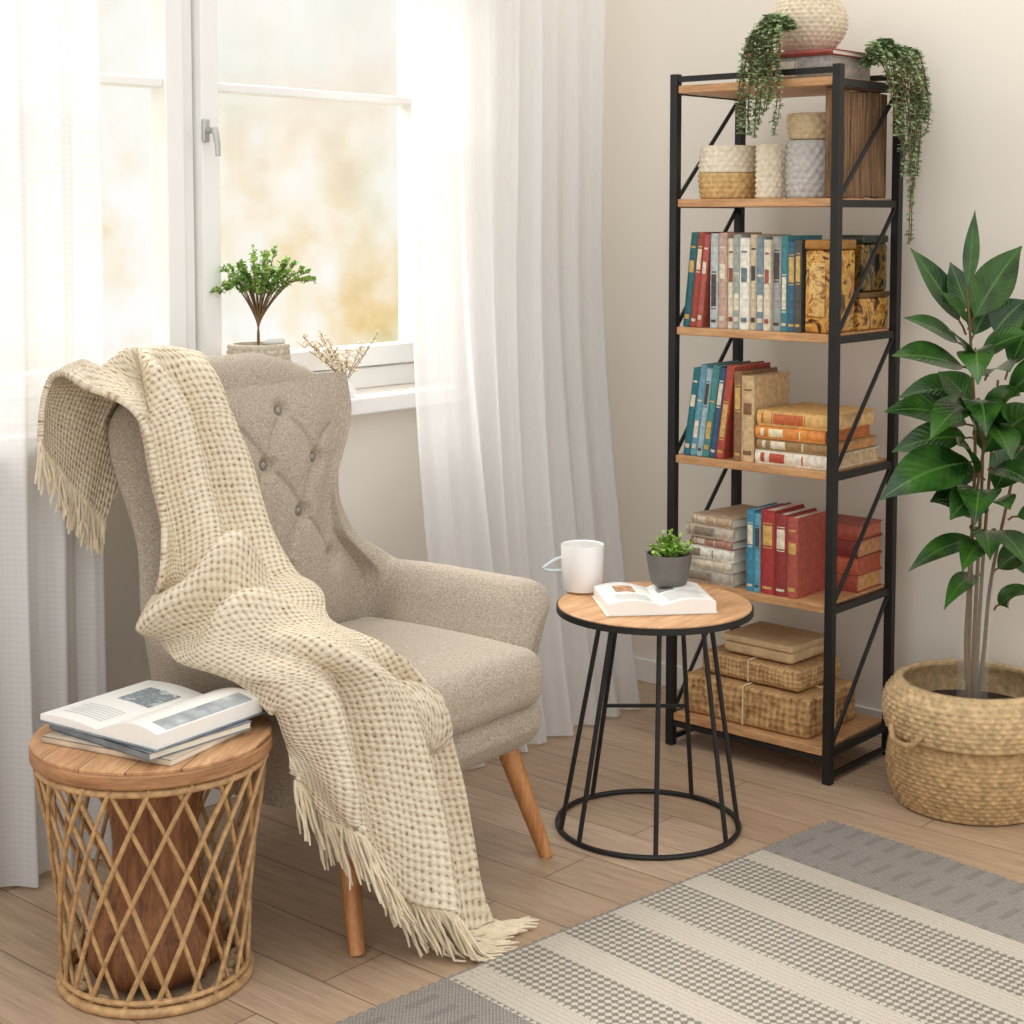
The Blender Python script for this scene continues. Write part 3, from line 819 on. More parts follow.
for k in range(44):
    a = random.uniform(0, 2 * pi); r = random.uniform(.0, .04); hgt = random.uniform(.018, .050) * (1.15 - r / .07)
    b = Vector((r * .7 * cos(a), r * .7 * sin(a), .060)); t = Vector((r * 1.3 * cos(a), r * 1.3 * sin(a), .064 + hgt))
    ms.tube([b, b.lerp(t, .5) + Vector((0, 0, .004)), t], .0010, 5)
    for q in range(13):
        p = b.lerp(t, .25 + .75 * q / 12); d = Vector((random.uniform(-1, 1), random.uniform(-1, 1), random.uniform(-.1, 1))).normalized(); L = random.uniform(.008, .014)
        leaf(mb, p, p + d * L, L * .34, .1, Vector((random.uniform(-.5, .5), random.uniform(-.5, .5), 1)), .2, 3)
ms.build('stems', MST, su); mb.build('leaves', MLB, su, recalc=False)
mp = cw(0.163, 3.742, TT + .0003)
mug = thing('mug', 'white ceramic mug at the left rear of the round wire table', 'mug', mp)
MB().lathe([(0.005, 0), (.038, 0), (.045, .005), (.0485, .03), (.0500, .108), (.0490, .110), (.0460, .108), (.044, .03), (.005, .012)], 44).build('cup', MCER, mug)
hl = -rt
mb = MB(); q = [hl * .048 + Vector((0, 0, .078)), hl * .062 + Vector((0, 0, .073)), hl * .082 + Vector((0, 0, .060)), hl * .089 + Vector((0, 0, .053)), hl * .080 + Vector((0, 0, .048)), hl * .062 + Vector((0, 0, .047)), hl * .047 + Vector((0, 0, .048))]
mb.tube([cr(q, i / 24) for i in range(25)], .0040, 8); mb.build('handle', M('pale_blue_glaze', S(206, 218, 224), .3, .05, 20), mug)

# ------------------------------------------------------------------ bookcase
BX0, BX1, BYL, BYR, BH = -0.365, -0.045, -0.470, -0.958, 1.735
bcs = thing('bookcase', 'tall black metal bookcase with oak shelves and diagonal side braces', 'bookcase', (BX0, BYR, 0))
bo = Vector((BX0, BYR, 0))
def bxl(mb, a, b):
    a = Vector(a) - bo; b = Vector(b) - bo; c = (a + b) / 2; d = b - a; mb.box(c, (abs(d.x), abs(d.y), abs(d.z))); return mb
pw = .022
for x in (BX0, BX1 - pw):
    for y in (BYR, BYL - pw):
        bxl(MB(), (x, y, 0), (x + pw, y + pw, BH)).build('post', MBK, bcs, .002)
ZS = [1.706, 1.42, 1.095, 0.765, 0.44, 0.088]
for z in ZS:
    bxl(MB(), (BX0 + .004, BYR + pw + .001, z - .02), (BX1 - .004, BYL - pw - .001, z)).build('shelf', MSH, bcs, .002)
for y in (BYR, BYL - pw):
    for z in ZS:
        bxl(MB(), (BX0 + pw, y + .005, z - .022), (BX1 - pw, y + pw - .005, z - .004)).build('side_rail', MBK, bcs)
for x in (BX0, BX1 - pw):
    for z in (BH - .02, ZS[-1] - .036):
        bxl(MB(), (x + .004, BYR + pw, z), (x + pw - .004, BYL - pw, z + .014)).build('cross_rail', MBK, bcs)
for y in (BYR + pw / 2, BYL - pw / 2):
    for k in range(5):
        a = Vector((BX1 - pw, y, ZS[k] - .022)) - bo; b = Vector((BX0 + pw, y, ZS[k + 1])) - bo
        MB().tube([a, b], .0055, 8).build('brace', MBK, bcs)
    bxl(MB(), (BX0 + pw, y - .005, .012), (BX1 - pw, y + .005, .024)).build('foot_rail', MBK, bcs)

# ------------------------------------------------------------------ books
_bm = {}
def bcol(c):
    if c not in _bm: _bm[c] = M('book_cloth_%s_%s_%s' % ((hex(c[0])[2:]), hex(c[1])[2:], hex(c[2])[2:]), S(*c), .55, .25, 70)
    return _bm[c]
def book(label, group, loc, th_, h, d, c, tilt=0.0, flat=False, band=None, rz=0.0, pages=None):
    if flat: rot = (pi / 2, 0, rz)
    else: rot = (tilt, 0, rz)
    r = thing('book', label, 'book', loc, rot, group)
    t = .0028
    mb = MB(); n = 6
    mb.box((d / 2 + .002, t / 2, h / 2), (d - .004, t, h)); mb.box((d / 2 + .002, th_ - t / 2, h / 2), (d - .004, t, h))
    prof = [(.006 - .006 * sin(pi * k / n), th_ * k / n) for k in range(n + 1)]
    vs = []; fs = []
    for (x, y) in prof: vs += [(x, y, 0), (x, y, h), (.0075, max(.0004, min(th_ - .0004, y)), 0), (.0075, max(.0004, min(th_ - .0004, y)), h)]
    for k in range(n):
        a, b = 4 * k, 4 * k + 4
        fs += [(a, a + 1, b + 1, b), (a + 2, b + 2, b + 3, a + 3), (a, b, b + 2, a + 2), (a + 1, a + 3, b + 3, b + 1)]
    fs += [(0, 2, 3, 1), (4 * n, 4 * n + 1, 4 * n + 3, 4 * n + 2)]
    mb.add(vs, fs); mb.build('cover', bcol(c), r, sharp=50)
    MB().box((d / 2 + .002, th_ / 2, h / 2), (d - .010, th_ - 2 * t, h - .007)).build('page_block', bcol(pages) if pages else MPG, r)
    if band:
        lo, hi, bc_ = band
        pr = [(.0055 - .0062 * sin(pi * k / n), th_ * k / n) for k in range(1, n)]
        spans = [(lo, hi)]
        if hi - lo < .5:
            spans = [(lo + .03, hi - .03), (lo, lo + .012), (hi - .012, hi), (.06, .09)] if random.random() < .5 else [(lo, lo + (hi - lo) * .45), (hi - .02, hi), (.08, .13)]
        for si, (a, b) in enumerate(spans):
            mb = MB(); mb.grid([[Vector((x - .0004, y, h * z)) for (x, y) in pr] for z in (a, b)])
            mb.build('title_panel' if si == 0 else 'spine_band', bcol(bc_), r, recalc=False)
    return r
ORD = ['first', 'second', 'third', 'fourth', 'fifth', 'sixth', 'seventh', 'eighth', 'ninth', 'tenth', 'eleventh', 'twelfth', 'thirteenth', 'fourteenth', 'fifteenth', 'sixteenth']
SX = -0.348
CRM, GLD, DK = (226, 214, 190), (206, 170, 96), (74, 68, 64)
row3 = [('dark teal', (44, 100, 106), .021, .240, GLD), ('brick red', (164, 70, 56), .018, .240, CRM), ('muted red', (178, 92, 80), .016, .236, CRM), ('pale blue grey', (186, 196, 194), .022, .238, DK),
        ('dusty rose', (196, 164, 148), .024, .240, CRM), ('ivory', (228, 218, 196), .018, .226, (150, 80, 66)), ('sage grey', (160, 168, 158), .022, .236, CRM), ('white', (236, 231, 220), .026, .228, (110, 124, 130)),
        ('sand', (212, 194, 162), .018, .236, DK), ('slate blue', (124, 142, 152), .024, .230, CRM), ('oatmeal', (222, 210, 186), .018, .224, (160, 86, 70)), ('grey', (160, 160, 156), .024, .232, DK),
        ('teal', (66, 132, 140), .018, .234, CRM), ('petrol blue', (60, 100, 122), .022, .220, GLD), ('charcoal', (82, 78, 72), .018, .224, GLD)]
y = BYL - pw - .008; tl = rad(6); z = ZS[2] + .0006
for i, (nm, c, t, h, bc_) in enumerate(row3[:3]):
    y -= t / cos(tl) + .0012
    book(f'{nm} book leaning {ORD[i]} from the left on the shelf under the baskets', 'books on the shelf under the baskets', (SX, y, z), t, h, .17, c, tl, band=(.58, .86, bc_))
y -= .238 * sin(tl) - 0.002
for i, (nm, c, t, h, bc_) in enumerate(row3[3:]):
    y -= t + .0008
    book(f'{nm} book upright, {ORD[i]} of the upright books under the baskets from the left', 'books on the shelf under the baskets', (SX + random.uniform(0, .012), y, z), t, h, .165, c, 0, band=(.52 if i % 3 else .2, .86 if i % 3 else .6, bc_))
yend3 = y
row4 = [('deep teal', (44, 112, 122), .020, .226, CRM), ('sky blue', (106, 156, 176), .018, .236, CRM), ('pale blue', (160, 188, 196), .016, .228, DK), ('sea green', (74, 136, 134), .020, .236, GLD), ('navy', (56, 88, 118), .018, .232, CRM), ('red', (176, 76, 60), .022, .238, GLD)]
y = BYL - pw - .012; tl = rad(8); z = ZS[3] + .0006
for i, (nm, c, t, h, bc_) in enumerate(row4):
    y -= t / cos(tl) + .0014
    book(f'{nm} book leaning, {ORD[i]} from the left beside the flat book stack', 'leaning books beside the flat stack', (SX, y, z), t, h, .17, c, tl, band=(.2, .62, bc_) if i % 2 else (.56, .86, bc_))
y -= .238 * sin(tl) - .002
for (nm, c, t, h, bc_) in (('brown', (142, 102, 70), .022, .225, GLD), ('tan', (206, 176, 132), .036, .215, (130, 92, 62))):
    y -= t + .0008
    book(f'{nm} upright book next to the flat book stack', 'books on the middle shelf', (SX, y, z), t, h, .17, c, 0, band=(.55, .85, bc_))
ys = y - .006; zz = z; av = (ys - (BYR + pw)) - .004
for i, (nm, c, t) in enumerate((('white bound', (228, 218, 200), .034), ('olive brown', (158, 126, 82), .028), ('bright orange', (222, 140, 66), .030), ('yellow ochre', (220, 176, 106), .038))):
    book(f'{nm} book lying flat, {("bottom", "second from bottom", "third from bottom", "top")[i]} of the stack beside the leaning blue books', 'flat stack on the middle shelf', (SX + .004 * (i % 2), ys - .002 * (i % 2), zz), t, av - .006 * (i % 3), .25 - .01 * i, c, flat=True, band=(.2, .66, ((178, 76, 56), CRM, (240, 220, 180), (196, 100, 60))[i]), pages=((214, 186, 146), (206, 150, 96), (204, 120, 66), (222, 184, 130))[i])
    zz += t + .0010
z = ZS[4] + .0006; yl = BYL - pw - .012; zz = z
for i, (nm, c, t) in enumerate((('grey', (182, 174, 162), .034), ('oatmeal', (216, 204, 184), .026), ('white', (234, 228, 214), .030), ('rose brown', (176, 130, 112), .022), ('stone', (200, 186, 166), .032), ('pale brown', (194, 168, 138), .024))):
    book(f'{nm} book lying flat, {("lowest", "second from bottom", "third from bottom", "third from top", "second from top", "topmost")[i]} in the pale stack behind the plant pot', 'pale flat stack behind the plant pot', (SX + (.0, .014, .004, .02, .008, .016)[i], yl - (.0, .012, .002, .016, .010, .020)[i], zz), t, (.160, .145, .158, .140, .150, .135)[i], .20, c, flat=True, band=(.15, .6, CRM if i % 2 else (140, 126, 110)), rz=rad((0, -7, -1, -9, -3, -8)[i]))
    zz += t + .0010
y = yl - .196
for i, (nm, c, t, h, bc_) in enumerate((('bright blue', (66, 138, 170), .022, .205, CRM), ('sea blue', (96, 164, 182), .018, .198, DK), ('crimson', (168, 56, 56), .040, .210, GLD), ('dark red', (146, 56, 52), .034, .204, CRM), ('brick', (174, 86, 72), .030, .20, GLD))):
    y -= t + .0010
    book(f'{nm} book standing upright, {ORD[i]} right of the pale flat stack', 'upright books on the second shelf up', (SX, y, z), t, h, .14, c, 0, band=(.55, .85, bc_))
zz = z
for i, (nm, c, t) in enumerate((('rust red', (160, 76, 58), .044), ('orange red', (192, 100, 70), .040), ('wine red', (132, 54, 52), .044), ('brick red', (168, 84, 68), .036))):
    book(f'{nm} book lying flat behind the upright red books, {("at the bottom", "second from bottom", "third from bottom", "on top")[i]}', 'red flat stack behind upright books', (-.196, BYR + pw + .19, zz), t, .182, .13, c, flat=True, band=(.2, .6, GLD), pages=((206, 150, 96), (176, 88, 62), (196, 140, 100), (190, 110, 80))[i])
    zz += t + .0010
z = ZS[0] + .0006
gt = 'books on top of the bookcase'
book('thick grey book lying flat under the woven round vase', gt, (-.30, -.660, z), .056, .235, .20, (160, 154, 146), flat=True, band=(.2, .6, CRM), pages=(170, 160, 148))
book('thin red book lying on the thick grey book atop the bookcase', gt, (-.305, -.656, z + .0572), .014, .243, .205, (150, 70, 62), flat=True)

# ------------------------------------------------------------------ baskets and ornaments on the bookcase
P = Vector((-.20, -.772, z + .0716))
vs_ = thing('woven_vase', 'round beige woven vase at the very top of the bookcase', 'vase', P)
def Rv(t): return .048 + .046 * sin(pi * min(1, t * 1.02) ** .9) if t < .93 else .053
MB().weave(Rv, 0, .165, 15, 30, .0045, .008, 4).build('woven_body', M('beige_weave', S(216, 200, 174), .9, .2, 90, .3), vs_, sharp=180)
zb = ZS[1] + .0006
def basket(name, label, cat, P, R, h, rows, n, mat, amp=.004, sub=4, band=None):
    r = thing(name, label, cat, P, group='baskets on the top shelf')
    if band:
        MB().weave(lambda t: R(t * band), 0, h * band, int(rows * band), n, amp, .008, sub).build('lower_weave', mat[0], r, sharp=180)
        k = 1 - band
        MB().weave(lambda t: R(band + t * k), h * band + .001, h, max(2, int(rows * k)), n, amp, .008, sub).build('upper_weave', mat[1], r, sharp=180)
        mat = mat[1]
    else:
        MB().weave(R, 0, h, rows, n, amp, .008, sub).build('woven_body', mat, r, sharp=180)
    MB().ring((0, 0, h), R(1) - .003, .0045, 40, 8).build('rim', mat, r)
    return r
def at(u, v, x): return onx(u, v, x).y
basket('basket', 'two tone basket, cream above straw, left of the small cream pot', 'basket', (-.255, at(729, 185, -.255), zb), lambda t: .070 + .006 * sin(pi * t), .130, 10, 22, (MSTRAW, MCRM), .0045, band=.5)
basket('basket', 'small narrow cream knotted basket between the two larger baskets', 'basket', (-.290, at(769, 185, -.29), zb), lambda t: .031, .130, 10, 12, MCRM, .004)
yg = at(812, 185, -.230)
basket('basket', 'light grey rope basket on the top shelf with a smaller bowl on it', 'basket', (-.230, yg, zb), lambda t: .062 + .004 * sin(pi * t), .138, 9, 20, MGRR, .005)
basket('bowl', 'small beige woven bowl resting on the light grey rope basket', 'bowl', (-.230, yg, zb + .144), lambda t: .054 + .008 * sin(pi * t * .7), .060, 5, 18, M('bowl_weave', S(212, 190, 152), .9, .2, 80, .3), .004)
r = thing('wooden_box', 'tall brown weathered wooden box at the right end of the basket shelf', 'box', (-.335, -.930, zb))
mb = MB()
for k in range(7):
    mb.box((.018 + k * .0365, .015 + random.uniform(-.001, .001), .130 + random.uniform(-.005, .003)), (.036, .028, .257))
mb.build('board_side', wood('weathered_brown', S(44, 30, 21), S(158, 120, 84), 7, (24, 24, 1.0), .8), r, .003)
MB().box((.128, .015, .266), (.258, .030, .008)).build('lid', wood('weathered_lid', S(70, 50, 35), S(140, 104, 72), 6, (1, 9, 9), .8), r, .002)
zt_ = ZS[2] + .0006; yt = yend3 - .042
GT = 'tins beside the books'
MG1 = printed('gilt_print', [S(36, 22, 12), S(98, 60, 26), S(186, 126, 52), S(226, 178, 92), S(120, 74, 32), S(60, 36, 18)], 30, .2, .15, 2.0, .08)
MG2 = printed('dark_gilt_print', [S(20, 22, 16), S(48, 44, 26), S(140, 104, 46), S(40, 44, 30), S(22, 24, 18)], 30, .18, .15, 2.0, .08)
r = thing('tin', 'gold patterned tin beside the charcoal book', 'tin', (-.275, yt, zt_), group=GT)
MB().rbox((0, 0, .100), (.12, .070, .20), .006, 3, 2).build('body', MG1, r, sharp=60)
MB().rbox((0, 0, .213), (.124, .074, .024), .005, 3, 2).build('lid', M('gilt_lid', S(160, 114, 54), .25, .3, 30, metal=.3), r, sharp=60)
MB().rbox((-.061, 0, .105), (.004, .044, .13), .0018, 2, 2).build('picture_panel', printed('gilt_picture', [S(70, 42, 22), S(170, 112, 48), S(236, 196, 124), S(130, 82, 40)], 60, .25, 0, 1.5, .1), r)
r = thing('tin', 'low gold tin under the dark green tin at the right side of the bookcase', 'tin', (-.13, -.885, zt_), group=GT)
MB().rbox((0, 0, .040), (.15, .088, .08), .006, 3, 2).build('body', MG1, r, sharp=60)
MB().rbox((0, 0, .087), (.154, .092, .014), .004, 3, 2).build('lid', M('brown_gilt_lid', S(110, 78, 40), .3, .25, 30, metal=.3), r, sharp=60)
r = thing('tin', 'dark green and gold tin stacked on the low gold tin', 'tin', (-.12, -.885, zt_ + .0945), group=GT)
MB().rbox((0, 0, .060), (.125, .080, .12), .008, 3, 2).build('body', MG2, r, sharp=60)
MB().rbox((0, 0, .130), (.129, .084, .020), .006, 3, 2).build('lid', M('dark_green_lid', S(46, 54, 40), .3, .4, 40), r, sharp=60)
# parcels on the bottom shelf
zp = ZS[5] + .0006
def weavemat(name, c1, c2, k, wgt):
    m, nt, b = new_mat(name)
    s = nt.nodes.new('ShaderNodeSeparateXYZ'); lk(nt, coords(nt), s.inputs[0])
    xy = nmath(nt, 'ADD', s.outputs[0], s.outputs[1])
    n = nnoise(nt, coords(nt), 34, 4, .65)
    wb = nmath(nt, 'MULTIPLY', n, 5.0)
    a = nmath(nt, 'MULTIPLY', nmath(nt, 'SINE', nmath(nt, 'ADD', nmath(nt, 'MULTIPLY', nmath(nt, 'ADD', xy, s.outputs[2]), k), wb)), nmath(nt, 'SINE', nmath(nt, 'SUBTRACT', nmath(nt, 'MULTIPLY', nmath(nt, 'SUBTRACT', xy, s.outputs[2]), k), wb)))
    h = nmath(nt, 'ADD', nmath(nt, 'MULTIPLY', a, wgt), n)
    lk(nt, nramp(nt, h, [(.28, c1), (.68, c2)]), b.inputs['Base Color']); b.inputs['Roughness'].default_value = .8
    nbump(nt, b, h, .7, .006); return m
MKR = weavemat('woven_parcel', S(136, 94, 52), S(216, 176, 122), 170, .14)
MKM = weavemat('plaited_parcel', S(158, 114, 70), S(222, 184, 132), 260, .16)
MKL = M('pale_kraft', S(210, 180, 138), .75, .12, 30, .3, .006)
MTW = M('twine', S(228, 208, 170), .9, .2, 90)
def parcel(label, c, s, mat, wob, ties):
    r = thing('parcel', label, 'parcel', c, (0, 0, random.uniform(-.04, .04)), 'parcels on the bottom shelf')
    def fn(q):
        k = noise.noise(Vector((q.x * 22, q.y * 22, q.z * 22 + c[2] * 50))); q.x += wob * k; q.y += wob * k; return q
    MB().rbox((0, 0, s[2] / 2), s, .012, 4, 12, fn).build('wrapping', mat, r, sharp=60)
    for ax in ties:
        hx, hy, hz = s[0] / 2 + .003, s[1] / 2 + .003, s[2]
        if ax == 'x': pts = [(-hx, 0, .003), (-hx, 0, hz), (-hx + .01, 0, hz + .002), (hx - .01, 0, hz + .002), (hx, 0, hz), (hx, 0, .003)]
        else: pts = [(0, -hy, .003), (0, -hy, hz), (0, -hy + .01, hz + .002), (0, hy - .01, hz + .002), (0, hy, hz), (0, hy, .003)]
        MB().tube(pts, .0022, 6).build('string', MTW, r)
    return r
parcel('large woven brown parcel at the bottom of the parcel pile', (-.215, -.690, zp), (.24, .38, .100), MKR, .007, 'xy')
parcel('medium plaited brown parcel in the middle of the parcel pile', (-.205, -.690, zp + .1045), (.20, .30, .056), MKM, .004, 'x')
r = parcel('smooth pale kraft box topping the parcel pile', (-.20, -.700, zp + .164), (.17, .21, .032), MKL, .0, '')
MB().rbox((0, 0, .040), (.176, .216, .016), .003, 2, 2).build('lid', MKL, r)

# ------------------------------------------------------------------ trailing plants on the bookcase
def trail(label, P, strands, lf):
    r = thing('trailing_plant', label, 'plant', P, group=None); P = Vector(P)
    ms = MB(); ml = MB()
    for pts in strands:
        n = max(6, int(sum((pts[i + 1] - pts[i]).length for i in range(len(pts) - 1)) / .010))
        cv = [cr(pts, i / n) + Vector([random.uniform(-.003, .003)] * 3) - P for i in range(n + 1)]
        ms.tube(cv, .0013, 4)
        for i, p in enumerate(cv):
            for q in range(4):
                a = random.uniform(0, 2 * pi); d = Vector((cos(a), sin(a), random.uniform(-.6, .5))).normalized()
                L = random.uniform(.009, .017) * lf * (1.1 - .4 * i / n)
                leaf(ml, p, p + d * L, L * .42, .15, Vector((random.uniform(-.6, .2), random.uniform(-.6, .2), 1)), .2, 3)
    ms.build('stems', MST, r); ml.build('leaves', MLS, r, recalc=False)
    return r
stl = []
for k in range(32):
    o = random.uniform(-1, 1); e = random.uniform(55, 140)
    a = onx(786 + 8 * o, 26 + random.uniform(-8, 4), -.335); b = onx(772 + 10 * o, 24 + random.uniform(-8, 8), -.36)
    c = onx(762 + 18 * o, 48 + random.uniform(-8, 8), -.388); d = onx(759 + 22 * o, (48 + e) / 2 + 12, -.394 - random.uniform(0, .02)); f = onx(757 + 18 * o, e, -.390 - random.uniform(0, .02))
    stl.append([a, b, c, d, f])
trail('trailing green plant spilling over the front of the bookcase top, left of the vase', (onx(785, 76, -.335).x, onx(785, 76, -.335).y, ZS[0]), stl, 1.05)
stl = []
for k in range(36):
    o = random.uniform(-1, 1); e = random.choice([105, 120, 135, 150, 175, 205, 242])
    sp1 = 18 if e < 160 else 9
    a = ony(870 + 5 * o, 58 + random.uniform(-8, 8), -.925); b = ony(882 + 10 * o, 46 + random.uniform(-5, 12), -.950)
    c = ony(902 + 18 * o, 62 + random.uniform(-10, 10), -.985); d = ony(912 + sp1 * o, (70 + e) / 2 + 8, -.992 - random.uniform(0, .02)); f = ony(910 + sp1 * .8 * o, e, -.99 - random.uniform(0, .02))
    stl.append([a, b, c, d, f])
trail('trailing green plant hanging down the right side of the bookcase', (-.14, -.93, ZS[0]), stl, 1.1)

# ------------------------------------------------------------------ large plant in basket
P = cw(1.082, 3.783); P = Vector((P.x, P.y, 0))
bk = thing('plant_basket', 'belly shaped seagrass basket with a folded rim holding the large leafy plant', 'basket', P)
def Rb(t): return .146 + .044 * sin(pi * min(1, .18 + t * .70)) + .002 * t
MB().weave(Rb, 0.002, .200, 19, 48, .006, .012, 4).build('woven_body', MSEA, bk, sharp=180)
def Rc(t): return .186 + .016 * sin(pi * min(1, .12 + t * .9)) - .012 * ss(.7, 1, t)
MB().weave(Rc, .172, .292, 10, 48, .006, .016, 4).build('folded_rim', M('seagrass_rim', S(202, 173, 130), .9, .3, 50, .5, .005), bk, sharp=180)
for sg in (1, -1):
    c = -rt * sg; c2 = (c - fw * .55).normalized() if sg > 0 else c; tdir = Vector((-c2.y, c2.x, 0))
    q = [c2 * .202 + tdir * -.05 + Vector((0, 0, .20)), c2 * .214 + tdir * -.03 + Vector((0, 0, .176)), c2 * .216 + Vector((0, 0, .170)), c2 * .214 + tdir * .03 + Vector((0, 0, .176)), c2 * .202 + tdir * .05 + Vector((0, 0, .20))]
    MB().tube([cr(q, i / 20) for i in range(21)], .0065, 8).build('handle', MSEA, bk)
pl = thing('potted_plant', 'tall leafy plant with broad glossy green leaves beside the bookcase', 'plant', (P.x, P.y, .20))
PO = Vector((P.x, P.y, .20))
MB().lathe([(.003, -.03), (.160, -.03), (.160, .02), (.003, .03)], 32).build('soil', MSOIL, pl)
D0 = 3.783
stems = [[(967, 708), (969, 640), (972, 540), (975, 430), (968, 300)], [(974, 709), (978, 640), (983, 560), (990, 470), (998, 380)], [(970, 711), (966, 650), (968, 600), (973, 520), (985, 440)], [(977, 708), (984, 650), (991, 580), (1010, 490), (1034, 380)], [(972, 706), (974, 640), (978, 560), (982, 480), (984, 400)]]
ms = MB()
for k, s in enumerate(stems):
    q = [pd(u, v, D0 + (-.02, .02, -.03, .03, 0)[k]) - PO for (u, v) in s]
    ms.tube([cr(q, i / 20) for i in range(21)], [.0060 - .0030 * i / 20 for i in range(21)], 8)
m_, nt_, bs_ = new_mat('clear_support_tube')
lk(nt_, nramp(nt_, nnoise(nt_, coords(nt_), 30), [(.3, (.85, .86, .83)), (.7, (.95, .96, .94))]), bs_.inputs['Base Color'])
bs_.inputs['Roughness'].default_value = .08; bs_.inputs['Alpha'].default_value = .08
mb = MB()
mb.tube([pd(972, 704, D0 - .02) - PO, pd(975, 620, D0 - .02) - PO, pd(980, 548, D0 - .02) - PO], .036, 20)
mb.build('support_tube', m_, pl)
LV = [  # base, tip, half width, tip depth offset, bend
 (967, 300, 975, 210, .020, -.02, .05), (968, 330, 1022, 246, .050, -.06, .12), (966, 335, 910, 248, .038, .05, .10), (966, 350, 903, 318, .038, -.05, .12),
 (972, 372, 892, 356, .054, -.12, .12), (975, 360, 1030, 334, .046, -.10, .15), (974, 395, 898, 398, .042, .06, .2), (978, 430, 884, 412, .048, -.05, .22),
 (980, 462, 880, 500, .066, -.14, .18), (976, 440, 892, 452, .044, .05, .2), (990, 450, 1040, 410, .056, -.08, .2), (988, 470, 1036, 490, .050, -.12, .3), (984, 500, 950, 520, .052, -.18, .2),
 (985, 540, 908, 572, .034, -.06, .25), (980, 575, 944, 610, .028, -.1, .3), (992, 575, 1040, 548, .042, -.06, .25), (994, 610, 1036, 596, .034, -.10, .3),
 (980, 400, 930, 440, .050, -.17, .2), (985, 420, 1012, 460, .054, -.18, .2), (970, 320, 950, 262, .032, .06, .05), (970, 345, 1000, 290, .044, .04, .1), (985, 380, 1010, 372, .054, -.14, .25),
 (1000, 400, 1075, 360, .05, -.05, .2), (1010, 450, 1090, 440, .05, -.1, .25), (1008, 520, 1085, 520, .045, -.06, .25), (1005, 380, 1050, 290, .045, .02, .1), (1000, 560, 1070, 600, .04, -.05, .3),
 (985, 480, 918, 478, .048, .02, .25), (990, 500, 1030, 440, .048, .05, .15),
 (982, 440, 950, 400, .048, -.12, .3), (980, 380, 948, 330, .044, -.10, .2), (984, 510, 1010, 510, .048, -.16, .35), (992, 530, 1030, 570, .044, -.12, .3),
 (982, 490, 975, 525, .052, -.2, .4), (975, 350, 978, 385, .046, -.18, .35),
 (975, 410, 938, 372, .046, .04, .15), (978, 480, 958, 446, .046, -.14, .3), (990, 340, 1026, 300, .045, -.04, .15), (980, 520, 930, 502, .046, -.10, .3), (988, 430, 1020, 396, .046, -.14, .3),
 (978, 400, 986, 436, .048, -.2, .35), (986, 545, 962, 572, .036, -.16, .3), (972, 330, 940, 292, .034, -.03, .08), (984, 530, 990, 560, .044, -.16, .3), (982, 460, 1000, 424, .046, .03, .2)]
mb = MB()
for (bu, bv, tu, tv, w_, dd, bend) in LV:
    b = pd(bu, bv, D0 + random.uniform(-.03, .03)) - PO; t = pd(tu, tv, D0 + dd) - PO
    hint = (Vector((0, 0, 1)) * random.uniform(.5, .95) - fw * random.uniform(.45, .9) + rt * random.uniform(-.35, .35)).normalized()
    s = b.lerp(t, .12) + Vector((0, 0, .008))
    ms.tube([b, (b + s) / 2 + Vector((0, 0, .004)), s], .0026, 6)
    leaf(mb, s, t, w_ * .94, bend * .8, hint, .20, 14, .76, 1.08)
ms.build('stems', MST, pl); mb.build('leaves', MLF, pl, recalc=False, sharp=180)

# ------------------------------------------------------------------ sill plants
SZ = .9277
P = Vector((-1.275, .062, SZ))
sp_ = thing('potted_plant', 'small feathery green plant in a woven grey pot on the windowsill', 'potted plant', P)
MB().weave(lambda t: .058 + .016 * sin(pi * (.15 + .6 * t)), 0, .150, 12, 26, .004, .010, 4).build('pot', M('grey_woven_pot', S(196, 184, 166), .9, .2, 70, .3), sp_, sharp=180)
MB().lathe([(.003, .125), (.058, .125), (.058, .138), (.003, .142)], 24).build('soil', MSOIL, sp_)
ms = MB(); ml = MB()
tz = .14
for k in range(36):
    a = 2 * pi * k / 36 + random.uniform(-.1, .1); sp0 = random.uniform(.1, 1.0) ** .7
    hx = rt * (cos(a) * .140 * sp0 + .022 * sp0) + fw * sin(a) * .034 * sp0
    top = Vector((hx.x, hx.y, tz + .218 + random.uniform(-.03, .035) - .090 * sp0 * abs(cos(a))))
    q = [Vector((0, 0, tz - .01)), Vector((hx.x * .04, hx.y * .04, tz + .065)), Vector((hx.x * .55, hx.y * .55, tz + .150)), top]
    n = 26; cv = [cr(q, i / n) for i in range(n + 1)]; ms.tube(cv, [.0026 - .0019 * i / n for i in range(n + 1)], 5)
    for i in range(15, n + 1):
        for _ in range(4):
            d = Vector((random.uniform(-1, 1), random.uniform(-.7, .7), random.uniform(-.3, 1))).normalized(); L = random.uniform(.009, .016)
            leaf(ml, cv[i], cv[i] + d * L, L * .28, .1, Vector((random.uniform(-.5, .5), -.6, 1)), .2, 3)
ms.build('stems', MST, sp_); ml.build('leaves', MLG, sp_, recalc=False)
pb = thing('pebble', 'smooth pale stone lying in the woven pot on the windowsill', 'stone', (P.x + .020, P.y - .032, SZ + .141))
mb = MB(); mb.sphere((0, 0, .014), (.032, .018, .014), 16, 10); mb.build('stone', M('pale_stone', S(218, 217, 212), .5, .08, 20), pb)
P = Vector((-0.995, .062, SZ))
dv = thing('dried_flowers', 'sprig of tiny cream dried flowers in a small white vase on the windowsill', 'dried flowers', P)
MB().lathe([(.003, 0), (.022, 0), (.026, .012), (.018, .03), (.010, .042), (.012, .048), (.007, .048), (.005, .02), (.003, .015)], 28).build('vase', MCER, dv)
ms = MB(); ml = MB()
